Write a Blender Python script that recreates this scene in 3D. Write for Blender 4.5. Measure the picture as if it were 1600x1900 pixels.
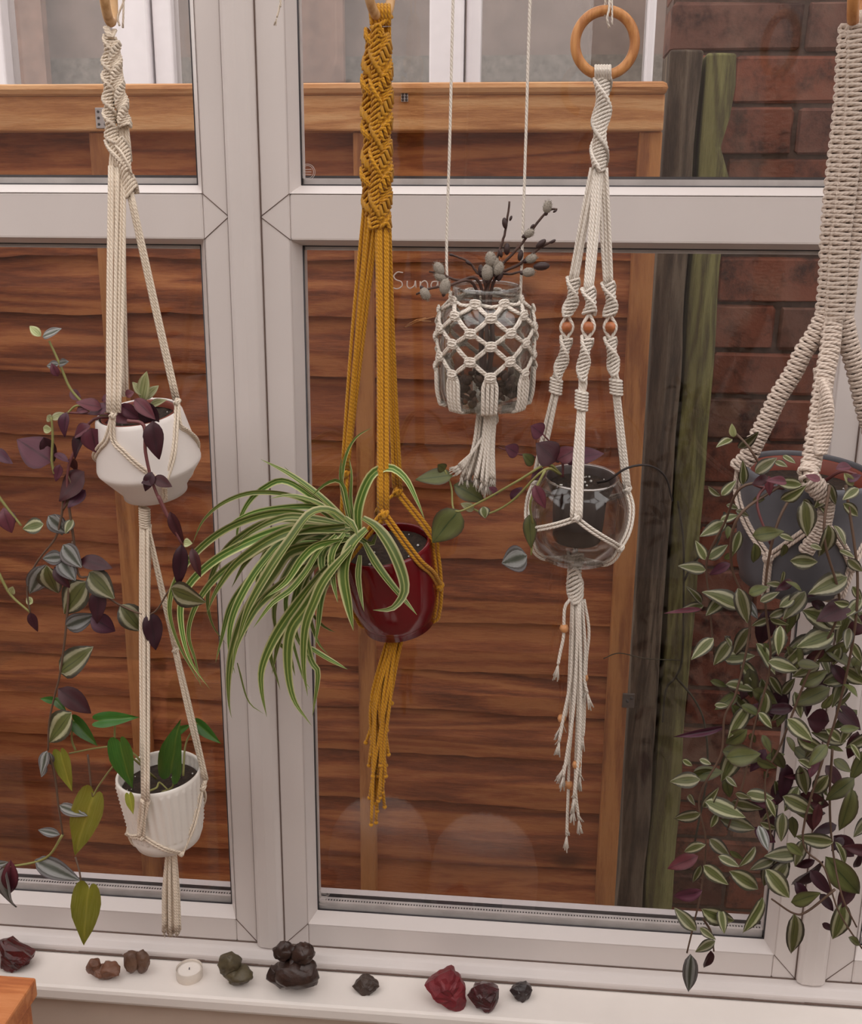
import bpy, bmesh, math, random
from mathutils import Vector, Matrix, Euler, noise
random.seed(7)
for o in list(bpy.data.objects): bpy.data.objects.remove(o)
scene = bpy.context.scene
COL = scene.collection

# ------------------------------------------------------------------ camera
F = 1900.0; PITCH, YAW, ROLL = math.radians(14.80), math.radians(-5.08), math.radians(0.4965)
CAM = Vector((0, -1.30, 1.55))
FWD = Vector((math.sin(YAW)*math.cos(PITCH), math.cos(YAW)*math.cos(PITCH), -math.sin(PITCH)))
_rt = Vector((math.cos(YAW), -math.sin(YAW), 0)); _up = _rt.cross(FWD)
RT = _rt*math.cos(ROLL)+_up*math.sin(ROLL); UP = _up*math.cos(ROLL)-_rt*math.sin(ROLL)
cam = bpy.data.cameras.new('camera'); cam.sensor_fit = 'HORIZONTAL'; cam.sensor_width = 36; cam.lens = 36*F/1600; cam.clip_start = .02
co = bpy.data.objects.new('camera', cam); COL.objects.link(co); scene.camera = co
co.matrix_world = Matrix(((RT.x, UP.x, -FWD.x, CAM.x), (RT.y, UP.y, -FWD.y, CAM.y), (RT.z, UP.z, -FWD.z, CAM.z), (0, 0, 0, 1)))
# ------------------------------------------------------------------ light: an even overcast sky
w = bpy.data.worlds.new('overcast'); scene.world = w; w.use_nodes = True
bg = w.node_tree.nodes['Background']; bg.inputs[0].default_value = (1.0, .945, .92, 1); bg.inputs[1].default_value = 1.0
vs = scene.view_settings; vs.view_transform = 'Standard'; vs.look = 'None'; vs.gamma = 1; vs.use_curve_mapping = False
vs.exposure = 0.95

def P(px, py, y):            # the point of the plane y that a photo pixel looks at
    d = FWD*F + RT*(px-800) - UP*(py-950)
    return CAM + d*((y-CAM.y)/d.y)
def S(px, py, y):            # metres per pixel there
    return (P(px, py, y)-CAM).dot(FWD)/F

# ------------------------------------------------------------------ mesh helpers
class M:
    def __init__(s): s.v = []; s.f = []; s.uv = []
    def add(s, vs, fs, uvs=None):
        b = len(s.v); s.v += [Vector(v) for v in vs]
        s.f += [tuple(i+b for i in f) for f in fs]
        s.uv += uvs if uvs else [(0, 0)]*len(vs)
        return s
    def box(s, a, b, mat=None):
        x0, y0, z0 = a; x1, y1, z1 = b
        vs = [Vector(p) for p in ((x0,y0,z0),(x1,y0,z0),(x1,y1,z0),(x0,y1,z0),(x0,y0,z1),(x1,y0,z1),(x1,y1,z1),(x0,y1,z1))]
        if mat: vs = [mat @ v for v in vs]
        return s.add(vs, [(0,3,2,1),(4,5,6,7),(0,1,5,4),(1,2,6,5),(2,3,7,6),(3,0,4,7)])
    def tube(s, pts, r, n=8, closed=False, flat=None):
        pts = [Vector(p) for p in pts]; m = len(pts); rs = r if isinstance(r, (list, tuple)) else [r]*m
        T = []
        for i in range(m):
            a = pts[(i-1) % m] if closed or i > 0 else pts[i]; b = pts[(i+1) % m] if closed or i < m-1 else pts[i]
            t = b-a; T.append(t.normalized() if t.length > 1e-9 else Vector((0, 0, 1)))
        ref = Vector((0, 1, 0)) if abs(T[0].y) < .9 else Vector((1, 0, 0))
        nrm = (ref-T[0]*ref.dot(T[0])).normalized(); vs = []; uv = []; L = 0
        for i in range(m):
            nrm = nrm-T[i]*nrm.dot(T[i]); nrm = nrm.normalized() if nrm.length > 1e-6 else T[i].orthogonal().normalized()
            bn = T[i].cross(nrm)
            if i: L += (pts[i]-pts[i-1]).length
            for k in range(n):
                a = 2*math.pi*k/n
                vs.append(pts[i]+nrm*(rs[i]*math.cos(a))+bn*(rs[i]*math.sin(a))); uv.append((k/n, L*40))
        fs = []
        for i in range(m if closed else m-1):
            j = (i+1) % m
            for k in range(n): fs.append((i*n+k, i*n+(k+1) % n, j*n+(k+1) % n, j*n+k))
        if not closed: fs += [tuple(range(n-1, -1, -1)), tuple((m-1)*n+k for k in range(n))]
        return s.add(vs, fs, uv)
    def lathe(s, prof, n=48, mat=None, wob=None, cap=True):
        vs = []; uv = []; fs = []
        for j, (r, z) in enumerate(prof):
            for k in range(n):
                a = 2*math.pi*k/n; rr = r+(wob(a, z, j) if wob else 0)
                v = Vector((rr*math.sin(a), -rr*math.cos(a), z)); vs.append(mat @ v if mat else v); uv.append((k/n, j/(len(prof)-1)))
        for j in range(len(prof)-1):
            for k in range(n): fs.append((j*n+k, j*n+(k+1) % n, (j+1)*n+(k+1) % n, (j+1)*n+k))
        if cap and prof[0][0] > 1e-5: fs.append(tuple(range(n-1, -1, -1)))
        if cap and prof[-1][0] > 1e-5: fs.append(tuple((len(prof)-1)*n+k for k in range(n)))
        return s.add(vs, fs, uv)
    def ball(s, c, r, nu=10, nv=7, mat=None):
        c = Vector(c); r = Vector(r) if not isinstance(r, (int, float)) else Vector((r, r, r))
        vs = []; fs = []
        for j in range(nv+1):
            b = math.pi*j/nv
            for k in range(nu):
                a = 2*math.pi*k/nu; v = Vector((r.x*math.sin(b)*math.cos(a), r.y*math.sin(b)*math.sin(a), r.z*math.cos(b)))
                vs.append(c+(mat @ v if mat else v))
        for j in range(nv):
            for k in range(nu): fs.append((j*nu+k, (j+1)*nu+k, (j+1)*nu+(k+1) % nu, j*nu+(k+1) % nu))
        return s.add(vs, fs, [(0, 0)]*len(vs))
    def build(s, name, mat, parent=None, smooth=True, bevel=0, recalc=True):
        off = Vector((0, 0, 0)); q = parent
        while q: off += q.location; q = q.parent
        me = bpy.data.meshes.new(name); me.from_pydata([v-off for v in s.v], [], s.f)
        ul = me.uv_layers.new(name='UVMap'); idx = [0]*len(me.loops); me.loops.foreach_get('vertex_index', idx)
        flat = []
        for i in idx: flat += s.uv[i]
        ul.data.foreach_set('uv', flat)
        if recalc:
            bm = bmesh.new(); bm.from_mesh(me); bmesh.ops.recalc_face_normals(bm, faces=bm.faces); bm.to_mesh(me); bm.free()
        if smooth: me.polygons.foreach_set('use_smooth', [True]*len(me.polygons))
        me.materials.append(mat)
        o = bpy.data.objects.new(name, me); COL.objects.link(o); o.parent = parent
        if bevel:
            b = o.modifiers.new('bevel', 'BEVEL'); b.width = bevel; b.segments = 2; b.limit_method = 'ANGLE'; b.harden_normals = False
        return o
def tag(o, label=None, cat=None, group=None, kind=None):
    for k, v in (('label', label), ('category', cat), ('group', group), ('kind', kind)):
        if v: o[k] = v
    return o
def empty(name, loc, label=None, cat=None, group=None, kind=None):
    o = bpy.data.objects.new(name, None); COL.objects.link(o); o.location = loc; o.empty_display_size = .03
    return tag(o, label, cat, group, kind)
def spline(pts, n=8):        # Catmull-Rom through the points
    pts = [Vector(p) for p in pts]
    if len(pts) < 3: return [pts[0].lerp(pts[-1], i/n) for i in range(n+1)]
    q = [pts[0]*2-pts[1]]+pts+[pts[-1]*2-pts[-2]]; out = []
    for i in range(1, len(q)-2):
        a, b, c, d = q[i-1:i+3]
        for k in range(n):
            t = k/n; out.append(.5*((2*b)+(c-a)*t+(2*a-5*b+4*c-d)*t*t+(3*b-a-3*c+d)*t**3))
    return out+[pts[-1]]
def resample(pts, step):
    L = [0]
    for a, b in zip(pts, pts[1:]): L.append(L[-1]+(b-a).length)
    n = max(2, int(L[-1]/step)); out = []; j = 0
    for i in range(n+1):
        d = L[-1]*i/n
        while j < len(L)-2 and L[j+1] < d: j += 1
        t = (d-L[j])/max(1e-9, L[j+1]-L[j]); out.append(pts[j].lerp(pts[j+1], min(1, t)))
    return out

# ------------------------------------------------------------------ materials
class NT:
    def __init__(s, name):
        s.m = bpy.data.materials.new(name); s.m.use_nodes = True; s.t = s.m.node_tree; s.b = s.t.nodes['Principled BSDF']; s.out = s.t.nodes['Material Output']
    def n(s, typ, **kw):
        x = s.t.nodes.new(typ)
        for k, v in kw.items():
            if k.startswith('i_'): x.inputs[k[2:].replace('_', ' ')].default_value = v
            else: setattr(x, k, v)
        return x
    def l(s, a, b): s.t.links.new(a, b)
    def math(s, op, a, b=None, c=None, clamp=False):
        x = s.n('ShaderNodeMath', operation=op); x.use_clamp = clamp
        for i, v in enumerate((a, b, c)):
            if v is None: continue
            if isinstance(v, (int, float)): x.inputs[i].default_value = v
            else: s.l(v, x.inputs[i])
        return x.outputs[0]
    def coord(s, kind='Object', scale=(1, 1, 1), rot=(0, 0, 0)):
        tc = s.n('ShaderNodeTexCoord'); mp = s.n('ShaderNodeMapping'); mp.inputs['Scale'].default_value = scale; mp.inputs['Rotation'].default_value = rot
        s.l(tc.outputs[kind], mp.inputs[0]); return mp.outputs[0]
    def noise(s, vec, scale, detail=4, rough=.55, dist=0):
        x = s.n('ShaderNodeTexNoise'); x.inputs['Scale'].default_value = scale; x.inputs['Detail'].default_value = detail; x.inputs['Roughness'].default_value = rough; x.inputs['Distortion'].default_value = dist
        s.l(vec, x.inputs['Vector']); return x.outputs['Fac']
    def ramp(s, fac, stops, interp='LINEAR'):
        x = s.n('ShaderNodeValToRGB'); cr = x.color_ramp; cr.interpolation = interp
        while len(cr.elements) < len(stops): cr.elements.new(.5)
        for e, (p, c) in zip(cr.elements, stops): e.position = p; e.color = (*c, 1) if len(c) == 3 else c
        s.l(fac, x.inputs[0]); return x.outputs[0]
    def mix(s, fac, a, b, typ='MIX'):
        x = s.n('ShaderNodeMix', data_type='RGBA', blend_type=typ)
        for sock, v in ((x.inputs[0], fac), (x.inputs[6], a), (x.inputs[7], b)):
            if isinstance(v, (int, float)): sock.default_value = v
            elif isinstance(v, tuple): sock.default_value = (*v, 1) if len(v) == 3 else v
            else: s.l(v, sock)
        return x.outputs[2]
    def bump(s, h, strength=.3, dist=.002):
        x = s.n('ShaderNodeBump'); x.inputs['Strength'].default_value = strength; x.inputs['Distance'].default_value = dist
        s.l(h, x.inputs['Height']); s.l(x.outputs[0], s.b.inputs['Normal'])
    def base(s, c, rough=.6, metal=0, spec=.5):
        if isinstance(c, tuple): s.b.inputs['Base Color'].default_value = (*c, 1)
        else: s.l(c, s.b.inputs['Base Color'])
        s.b.inputs['Roughness'].default_value = rough; s.b.inputs['Metallic'].default_value = metal; s.b.inputs['Specular IOR Level'].default_value = spec
        return s.m
def plain(name, c, rough=.5, metal=0, spec=.5, var=.12, scale=30, bump=0):
    t = NT(name); v = t.coord(); f = t.noise(v, scale)
    d = tuple(x*(1-var) for x in c); e = tuple(min(1, x*(1+var)) for x in c)
    m = t.base(t.ramp(f, [(.3, d), (.7, e)]), rough, metal, spec)
    if bump: t.bump(f, bump, .002)
    return m
def rope(name, c, dark):
    t = NT(name); uv = t.n('ShaderNodeUVMap'); sp = t.n('ShaderNodeSeparateXYZ'); t.l(uv.outputs[0], sp.inputs[0])
    ph = t.math('ADD', t.math('MULTIPLY', sp.outputs[0], 3), t.math('MULTIPLY', sp.outputs[1], 5.5))
    si = t.math('SINE', t.math('MULTIPLY', ph, 2*math.pi)); f = t.math('MULTIPLY_ADD', si, .5, .5)
    nz = t.noise(t.coord(), 420, 3); col = t.mix(t.math('MULTIPLY_ADD', f, .6, .4), dark, c); col = t.mix(t.math('MULTIPLY', nz, .2), col, dark)
    m = t.base(col, .9, 0, .15); t.bump(t.math('ADD', f, t.math('MULTIPLY', nz, .5)), .6, .0009)
    t.b.inputs['Sheen Weight'].default_value = .2
    return m
def wood(name, c1, c2, c3, axis=0, scale=1.0, rough=.65, bump=.45, knots=True):
    t = NT(name); sc = [9*scale, 9*scale, 9*scale]; sc[axis] = .9*scale
    oi = t.n('ShaderNodeObjectInfo'); add = t.n('ShaderNodeVectorMath', operation='ADD'); cm = t.n('ShaderNodeVectorMath', operation='SCALE')
    tc = t.n('ShaderNodeTexCoord'); cb = t.n('ShaderNodeCombineXYZ'); r = t.math('MULTIPLY', oi.outputs['Random'], 37)
    for i in range(3): t.l(r, cb.inputs[i])
    t.l(tc.outputs['Object'], add.inputs[0]); t.l(cb.outputs[0], add.inputs[1])
    mp = t.n('ShaderNodeMapping'); mp.inputs['Scale'].default_value = sc; t.l(add.outputs[0], mp.inputs[0]); v = mp.outputs[0]
    big = t.noise(v, 1.2, 3, .5, .6); fine = t.noise(v, 12, 8, .72, .4); vf = t.noise(v, 46, 4, .75)
    rings = t.math('SINE', t.math('MULTIPLY', big, 34)); rings = t.math('MULTIPLY_ADD', rings, .5, .5)
    g = t.math('ADD', t.math('ADD', t.math('MULTIPLY', rings, .22), t.math('MULTIPLY', fine, .5)), t.math('MULTIPLY', vf, .28))
    col = t.ramp(g, [(.36, c3), (.49, c2), (.62, c1)])
    col = t.mix(t.math('MULTIPLY', t.math('SUBTRACT', t.noise(add.outputs[0], 3, 3), .35, clamp=True), 1.1, clamp=True), col, c3)
    col = t.mix(t.math('MULTIPLY', oi.outputs['Random'], .35), col, c2)
    if knots:
        mv = t.n('ShaderNodeMapping'); ks = [5.5, 5.5, 5.5]; ks[axis] = 3.2; mv.inputs['Scale'].default_value = ks; t.l(add.outputs[0], mv.inputs[0])
        vo = t.n('ShaderNodeTexVoronoi'); vo.inputs['Scale'].default_value = 1; t.l(mv.outputs[0], vo.inputs['Vector'])
        k = t.ramp(vo.outputs['Distance'], [(.05, (1, 1, 1)), (.12, (.25, .25, .25)), (.2, (0, 0, 0))]); col = t.mix(t.math('MULTIPLY', k, .75), col, tuple(x*.4 for x in c3))
    m = t.base(col, rough, 0, .3); t.bump(t.math('ADD', t.math('MULTIPLY', g, .6), t.math('MULTIPLY', vf, .6)), bump, .004); return m
def glass(name, tint=(.97, .98, .97), f0=.045, gain=.9, power=5, rough=0):
    t = NT(name); t.t.nodes.remove(t.b)
    lw = t.n('ShaderNodeLayerWeight'); lw.inputs['Blend'].default_value = .5
    fac = t.math('MULTIPLY_ADD', t.math('POWER', lw.outputs['Facing'], power), gain, f0, clamp=True)
    tr = t.n('ShaderNodeBsdfTransparent'); tr.inputs[0].default_value = (*tint, 1); gl = t.n('ShaderNodeBsdfGlossy'); gl.inputs['Roughness'].default_value = rough
    mx = t.n('ShaderNodeMixShader'); t.l(fac, mx.inputs[0]); t.l(tr.outputs[0], mx.inputs[1]); t.l(gl.outputs[0], mx.inputs[2]); t.l(mx.outputs[0], t.out.inputs[0]); return t.m
def leafmat(name, stops, under, streak=(.3, .35, .25), rough=.42):
    t = NT(name); uv = t.n('ShaderNodeUVMap'); sp = t.n('ShaderNodeSeparateXYZ'); t.l(uv.outputs[0], sp.inputs[0])
    a = t.math('ABSOLUTE', t.math('MULTIPLY_ADD', sp.outputs[1], 2, -1))
    oi = t.n('ShaderNodeObjectInfo'); mp = t.n('ShaderNodeMapping'); mp.inputs['Scale'].default_value = (3, 26, 1); t.l(uv.outputs[0], mp.inputs[0])
    cb = t.n('ShaderNodeCombineXYZ'); t.l(t.math('MULTIPLY', oi.outputs['Random'], 50), cb.inputs[0]); t.l(cb.outputs[0], mp.inputs['Location'])
    nz = t.noise(mp.outputs[0], 1, 4, .6)
    col = t.ramp(t.math('ADD', a, t.math('MULTIPLY_ADD', nz, .22, -.11)), stops)
    col = t.mix(t.math('MULTIPLY', t.math('SUBTRACT', nz, .4, clamp=True), 1.6), col, streak)
    hs = t.n('ShaderNodeHueSaturation'); t.l(col, hs.inputs['Color']); t.l(t.math('MULTIPLY_ADD', oi.outputs['Random'], .6, .62), hs.inputs['Value']); t.l(t.math('MULTIPLY_ADD', oi.outputs['Random'], .04, .48), hs.inputs['Hue'])
    ge = t.n('ShaderNodeNewGeometry'); col = t.mix(ge.outputs['Backfacing'], hs.outputs[0], under) if under else hs.outputs[0]
    m = t.base(col, rough, 0, .4); t.bump(nz, .25, .0008)
    t.b.inputs['Subsurface Weight'].default_value = 0
    return m

WHITE = plain('upvc_white', (.70, .64, .615), .38, var=.03, scale=6)
SILLM = plain('painted_sill', (.86, .80, .75), .45, var=.035, scale=9, bump=.03)
SEAL = plain('dark_rubber_seal', (.05, .045, .05), .6)
GRIME = plain('dark_joint_grime', (.16, .11, .09), .9)
ALU = plain('aluminium_spacer', (.72, .68, .67), .4, .0)
WALLM = plain('beige_plaster', (.62, .50, .41), .9, var=.05, scale=12)
FLOORM = wood('floor_boards', (.26, .20, .155), (.21, .16, .12), (.15, .11, .08), 0)
ROOMW = plain('room_wall_paint', (.36, .31, .28), .9, var=.03)
PANE = glass('window_glass', (.95, .945, .94), .05, .9)
JARG = glass('jar_glass', (.93, .93, .92), .07, .75, 2.6)
BOWLG = glass('bowl_glass', (.86, .85, .84), .06, .6, 2.2)
FENCE = wood('fence_larch', (.63, .255, .092), (.42, .135, .052), (.19, .056, .026), 0)
FENCEV = wood('fence_batten_wood', (.66, .31, .11), (.52, .22, .08), (.30, .11, .045), 2)
FENCET = wood('fence_cap_wood', (.86, .50, .24), (.74, .37, .15), (.50, .21, .08), 0)
POSTM = wood('weathered_post', (.21, .165, .12), (.12, .09, .065), (.05, .036, .028), 2, 1.6, .9, .5, False)
MOSSM = wood('mossy_post', (.30, .29, .12), (.20, .19, .08), (.10, .085, .05), 2, 1.6, .95, .6, False)
def brickmat():
    t = NT('red_brick'); oi = t.n('ShaderNodeObjectInfo'); tc = t.n('ShaderNodeTexCoord'); cb = t.n('ShaderNodeVectorMath', operation='ADD'); t.l(tc.outputs['Object'], cb.inputs[0]); r = t.n('ShaderNodeCombineXYZ')
    for i in range(3): t.l(t.math('MULTIPLY', oi.outputs['Random'], 23), r.inputs[i])
    t.l(r.outputs[0], cb.inputs[1]); v = cb.outputs[0]
    c = t.ramp(oi.outputs['Random'], [(0, (.19, .068, .045)), (.4, (.25, .09, .058)), (.75, (.15, .07, .055)), (1, (.22, .12, .085))])
    n1 = t.noise(v, 22, 6, .7); n2 = t.noise(v, 9, 3)
    c = t.mix(t.ramp(n1, [(.46, (0, 0, 0)), (.66, (.9, .9, .9))]), c, (.05, .028, .025)); c = t.mix(t.math('MULTIPLY', t.math('SUBTRACT', n2, .5, clamp=True), 1.6), c, (.38, .24, .18))
    m = t.base(c, .92, 0, .2); t.bump(n1, .6, .006); return m
BRICK = brickmat(); MORTAR = plain('brick_mortar', (.11, .07, .055), .95, var=.3, scale=60, bump=.4)
CONC = plain('concrete_block', (.23, .205, .18), .95, var=.25, scale=45, bump=.3); RENDER = plain('pale_render', (.26, .20, .175), .9, var=.2, scale=8)
NWHITE = plain('neighbour_upvc', (.86, .82, .84), .4, var=.03)
CREAM = rope('cream_cotton_cord', (.92, .80, .66), (.60, .49, .37)); OAT = rope('oatmeal_cotton_cord', (.80, .68, .58), (.44, .34, .28)); NAT = rope('natural_white_cord', (.93, .86, .77), (.60, .52, .44))
MUST = rope('mustard_cotton_cord', (.68, .33, .025), (.34, .14, .012))
RINGW = wood('ring_wood', (.62, .30, .11), (.52, .23, .08), (.38, .15, .05), 2, 3, .4, .05, False); RINGP = wood('pale_ring_wood', (.72, .47, .25), (.64, .39, .19), (.5, .28, .12), 2, 3, .45, .05, False)
BEAD = plain('bead_wood', (.46, .15, .055), .35, var=.3, scale=120); BEADP = plain('pale_bead_wood', (.58, .27, .11), .4, var=.3, scale=120)
CERW = plain('matt_white_ceramic', (.82, .76, .72), .5, var=.02); CERT = plain('textured_white_ceramic', (.82, .77, .71), .55, var=.02)
RED = plain('glossy_red_glaze', (.15, .004, .008), .12, spec=.6, var=.12, scale=8); REDIN = plain('red_pot_rim', (.30, .02, .025), .25)
GREY = plain('grey_pot', (.115, .115, .13), .55, var=.12); TERRA = plain('terracotta_plastic', (.22, .05, .03), .5)
METAL = plain('tin_metal', (.55, .52, .5), .25, 1.0, var=.05); DKPOT = plain('dark_nursery_pot', (.07, .05, .045), .4)
def soilmat():
    t = NT('potting_soil'); v = t.coord(); n = t.noise(v, 160, 5, .7); vo = t.n('ShaderNodeTexVoronoi'); vo.inputs['Scale'].default_value = 150; t.l(v, vo.inputs['Vector'])
    c = t.ramp(n, [(.3, (.012, .008, .006)), (.7, (.06, .035, .022))]); m = t.base(c, .95); t.bump(n, .8, .004); return m
SOIL = soilmat(); PERL = plain('perlite', (.7, .68, .64), .9)
ZEB = leafmat('zebra_leaf', [(0, (.05, .06, .018)), (.07, (.12, .13, .035)), (.36, (.095, .10, .03)), (.46, (.36, .34, .21)), (.66, (.38, .36, .24)), (.77, (.05, .045, .025)), (1, (.03, .018, .018))], (.085, .02, .028), (.11, .11, .05))
OLI = leafmat('olive_leaf', [(0, (.03, .05, .015)), (.08, (.095, .10, .03)), (.6, (.11, .115, .035)), (.85, (.07, .065, .025)), (1, (.05, .02, .02))], (.10, .022, .035), (.075, .07, .025))
SIL = leafmat('silver_violet_leaf', [(0, (.05, .06, .04)), (.15, (.09, .10, .07)), (.3, (.30, .31, .29)), (.55, (.34, .34, .33)), (.68, (.06, .055, .045)), (.86, (.20, .19, .19)), (1, (.06, .03, .04))], (.15, .035, .10), (.12, .11, .10))
PUR = leafmat('purple_leaf', [(0, (.05, .012, .02)), (.12, (.105, .022, .042)), (.7, (.125, .03, .05)), (1, (.065, .014, .026))], (.11, .018, .05), (.10, .03, .04))
DPU = leafmat('dark_purple_leaf', [(0, (.03, .006, .01)), (.2, (.045, .008, .014)), (.8, (.05, .01, .016)), (1, (.03, .006, .008))], (.06, .01, .02), (.05, .012, .018))
PGR = leafmat('pale_green_leaf', [(0, (.2, .22, .07)), (.2, (.42, .42, .2)), (.45, (.24, .28, .1)), (.7, (.5, .48, .28)), (1, (.28, .28, .12))], (.3, .22, .14), (.4, .4, .2))
POT = leafmat('pothos_leaf', [(0, (.11, .19, .03)), (.07, (.04, .13, .018)), (.8, (.03, .11, .014)), (1, (.04, .12, .02))], (.07, .15, .03), (.09, .2, .03), .3)
POY = leafmat('yellowing_pothos_leaf', [(0, (.42, .42, .06)), (.1, (.26, .28, .03)), (.8, (.21, .23, .025)), (1, (.24, .24, .04))], (.25, .24, .06), (.4, .4, .1), .3)
SPI = leafmat('spider_plant_leaf', [(0, (.42, .46, .14)), (.08, (.34, .40, .11)), (.16, (.075, .14, .02)), (.62, (.085, .15, .022)), (.76, (.56, .55, .25)), (1, (.66, .61, .32))], None, (.19, .26, .06), .38)
STEM = plain('brown_stem', (.12, .07, .045), .6); STEMP = plain('purple_stem', (.16, .05, .05), .55); STEMG = plain('green_stem', (.26, .25, .08), .5); DARKST = plain('dark_stem', (.03, .022, .02), .7)
TWIG = plain('willow_twig', (.075, .035, .025), .6, var=.35, scale=150); CATK = plain('catkin_fur', (.34, .30, .25), 1.0, var=.25, scale=900, bump=.7); BUD = plain('dark_bud', (.04, .018, .016), .5)

# ------------------------------------------------------------------ the setting
FX = lambda px, py=1000, y=0: P(px, py, y).x
# x of the frame's joints on the plane y = 0 (left glass edge, joints of the centre post, right glass edges)
xL1 = FX(405); xJ1 = FX(449); xJ2 = FX(503); xR0 = FX(554); xR1 = FX(1521); xJ3 = FX(1572); xJ4 = FX(1632); xR2 = FX(1690)
zT1 = P(700, 360, 0).z; zT0 = P(700, 447, 0).z         # transom
zB1 = P(700, 1722, 0).z; zB0 = P(700, 1764, 0).z       # bottom rail of the frame (face)
zS = P(700, 1806, -.022).z                             # sill top
xLL = P(-330, 1000, 0).x; xRR = xR2+.55; zTop = 2.02; DEP = .075
def frame_window(name, x0, x1, xa, xb, label=None):
    # one welded uPVC frame (x0..x1) with an upper and a lower glazed opening (xa..xb)
    root = empty(name, ((x0+x1)/2, DEP/2, zB0), kind='structure')
    zh = zTop-.03
    def bar(nm, a, b): M().box(a, b).build(nm, WHITE, root, False, .0025)
    bar('stile', (x0, 0, zB0), (xa, DEP, zTop)); bar('stile', (xb, 0, zB0), (x1, DEP, zTop))
    bar('bottom_rail', (xa, 0, zB0), (xb, DEP, zB1)); bar('transom', (xa, 0, zT0), (xb, DEP, zT1)); bar('head_rail', (xa, 0, zh), (xb, DEP, zTop))
    for (za, zb, tall) in ((zB1, zT0, 1), (zT1, zh, 0)):
        y1 = .020; c = .011; e = .004
        b = M()                                          # sloping glazing bead, mitred at the corners
        o = [(xa, za), (xb, za), (xb, zb), (xa, zb)]; i = [(xa+c, za+c), (xb-c, za+c), (xb-c, zb-c*.6), (xa+c, zb-c*.6)]
        vs = [(p[0], -.001, p[1]) for p in o]+[(p[0], y1, p[1]) for p in i]+[(p[0], y1, p[1]) for p in o]
        fs = []
        for k in range(4): j = (k+1) % 4; fs += [(k, j, 4+j, 4+k), (4+k, 4+j, 8+j, 8+k), (k, 8+k, 8+j, j)]
        b.add(vs, fs); b.build('glazing_bead', WHITE, root, False)
        g = M()
        for (p, q) in zip(i, i[1:]+i[:1]): g.tube([(p[0], y1, p[1]), (q[0], y1, q[1])], .0013, 6)
        g.box((xa+e, .0396, za), (xb-e, .0425, za+.0235))
        g.build('rubber_seal', SEAL, root)
        pn = M().box((xa+.004, .0215, za+.004), (xb-.004, .0255, zb-.004)).build('pane', PANE, root, False)
        sp = M(); e = .004
        for (a2, b2) in (((xa+e, za+e), (xb-e, za+.0195)), ((xa+e, zb-e-.008), (xb-e, zb-e)), ((xa+e, za+e), (xa+e+.008, zb-e)), ((xb-e-.008, za+e), (xb-e, zb-e))):
            sp.box((a2[0], .0262, a2[1]), (b2[0], .0395, b2[1]))
        sp.build('spacer_bar', ALU, root, False)
        d = M(); x = xa+.02                              # the row of pin holes along the spacer bar
        while x < xb-.01: d.box((x, .0310, za+.019), (x+.002, .0335, za+.0202)); x += .0042
        d.build('spacer_hole', SEAL, root, False)['kind'] = 'stuff'
        ob = M().box((xa-.002, .0428, za-.01), (xb+.002, .062, za+.021)).box((xa-.002, .040, zb-.006), (xb+.002, .066, zb+.01)).build('outer_bead', NWHITE, root, False, .003)
        if tall == 0: root['upper'] = zb
    # mitre welds: fine dark grooves in the face
    m = M(); zc = (zT0+zT1)/2
    def ln(a, b): m.tube([(a[0], -.0004, a[1]), (b[0], -.0004, b[1])], .00055, 5)
    for xa_, xo in ((xa, x0), (xb, x1)):
        if abs(xo-xa_) < .2:
            ln((xa_, zT1), (xo, zc)); ln((xo, zc), (xa_, zT0)); ln((xa_, zB1), (xo, zB0))
    m.build('mitre_weld', GRIME, root)
    return root
win1 = frame_window('window_1', xLL, xJ1, xLL+.045, xL1); del win1['upper']
win2 = frame_window('window_2', xJ2, xJ3, xR0, xR1); del win2['upper']
win3 = frame_window('window_3', xJ4, xRR, xR2, xRR-.045); del win3['upper']
def post(n, a, b):
    r = empty(n, ((a+b)/2, 0, zB0), kind='structure'); pr = []
    pts = [(a, .06), (a, -.006), (a+.006, -.0115), ((a+b)/2, -.013), (b-.006, -.0115), (b, -.006), (b, .06)]
    k = len(pts); vs = [(x, y, zB0) for x, y in pts]+[(x, y, zTop) for x, y in pts]
    fs = [(i, (i+1) % k, k+(i+1) % k, k+i) for i in range(k)]+[tuple(range(k)), tuple(range(k, 2*k))]
    M().add(vs, fs).build('post_cover', WHITE, r, False, .002)
    g = M().box((a-.0016, -.0006, zB0), (a+.0006, .004, zTop)).box((b-.0006, -.0006, zB0), (b+.0016, .004, zTop)); g.build('joint_line', GRIME, r, False)
post('trim_1', xJ1, xJ2); post('trim_2', xJ3, xJ4)
# lower frame member under the windows, with its rounded front
lf = M(); pts = [(.06, zS-.02), (-.020, zS-.02), (-.022, zS+.010), (-.019, zB0-.010), (-.012, zB0-.002), (0, zB0-.0005), (.06, zB0-.0005)]
k = len(pts); lf.add([(xLL-.3, y, z) for y, z in pts]+[(xRR+.3, y, z) for y, z in pts], [(i, (i+1) % k, k+(i+1) % k, k+i) for i in range(k)]+[tuple(range(k)), tuple(range(k, 2*k))])
tr3 = lf.build('trim_3', WHITE, None, False, .003); tag(tr3, kind='structure')
tag(M().box((xLL, -.0008, zB0-.0012), (xRR, .002, zB0+.0004)).build('joint_line', GRIME, tr3, False))
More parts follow.
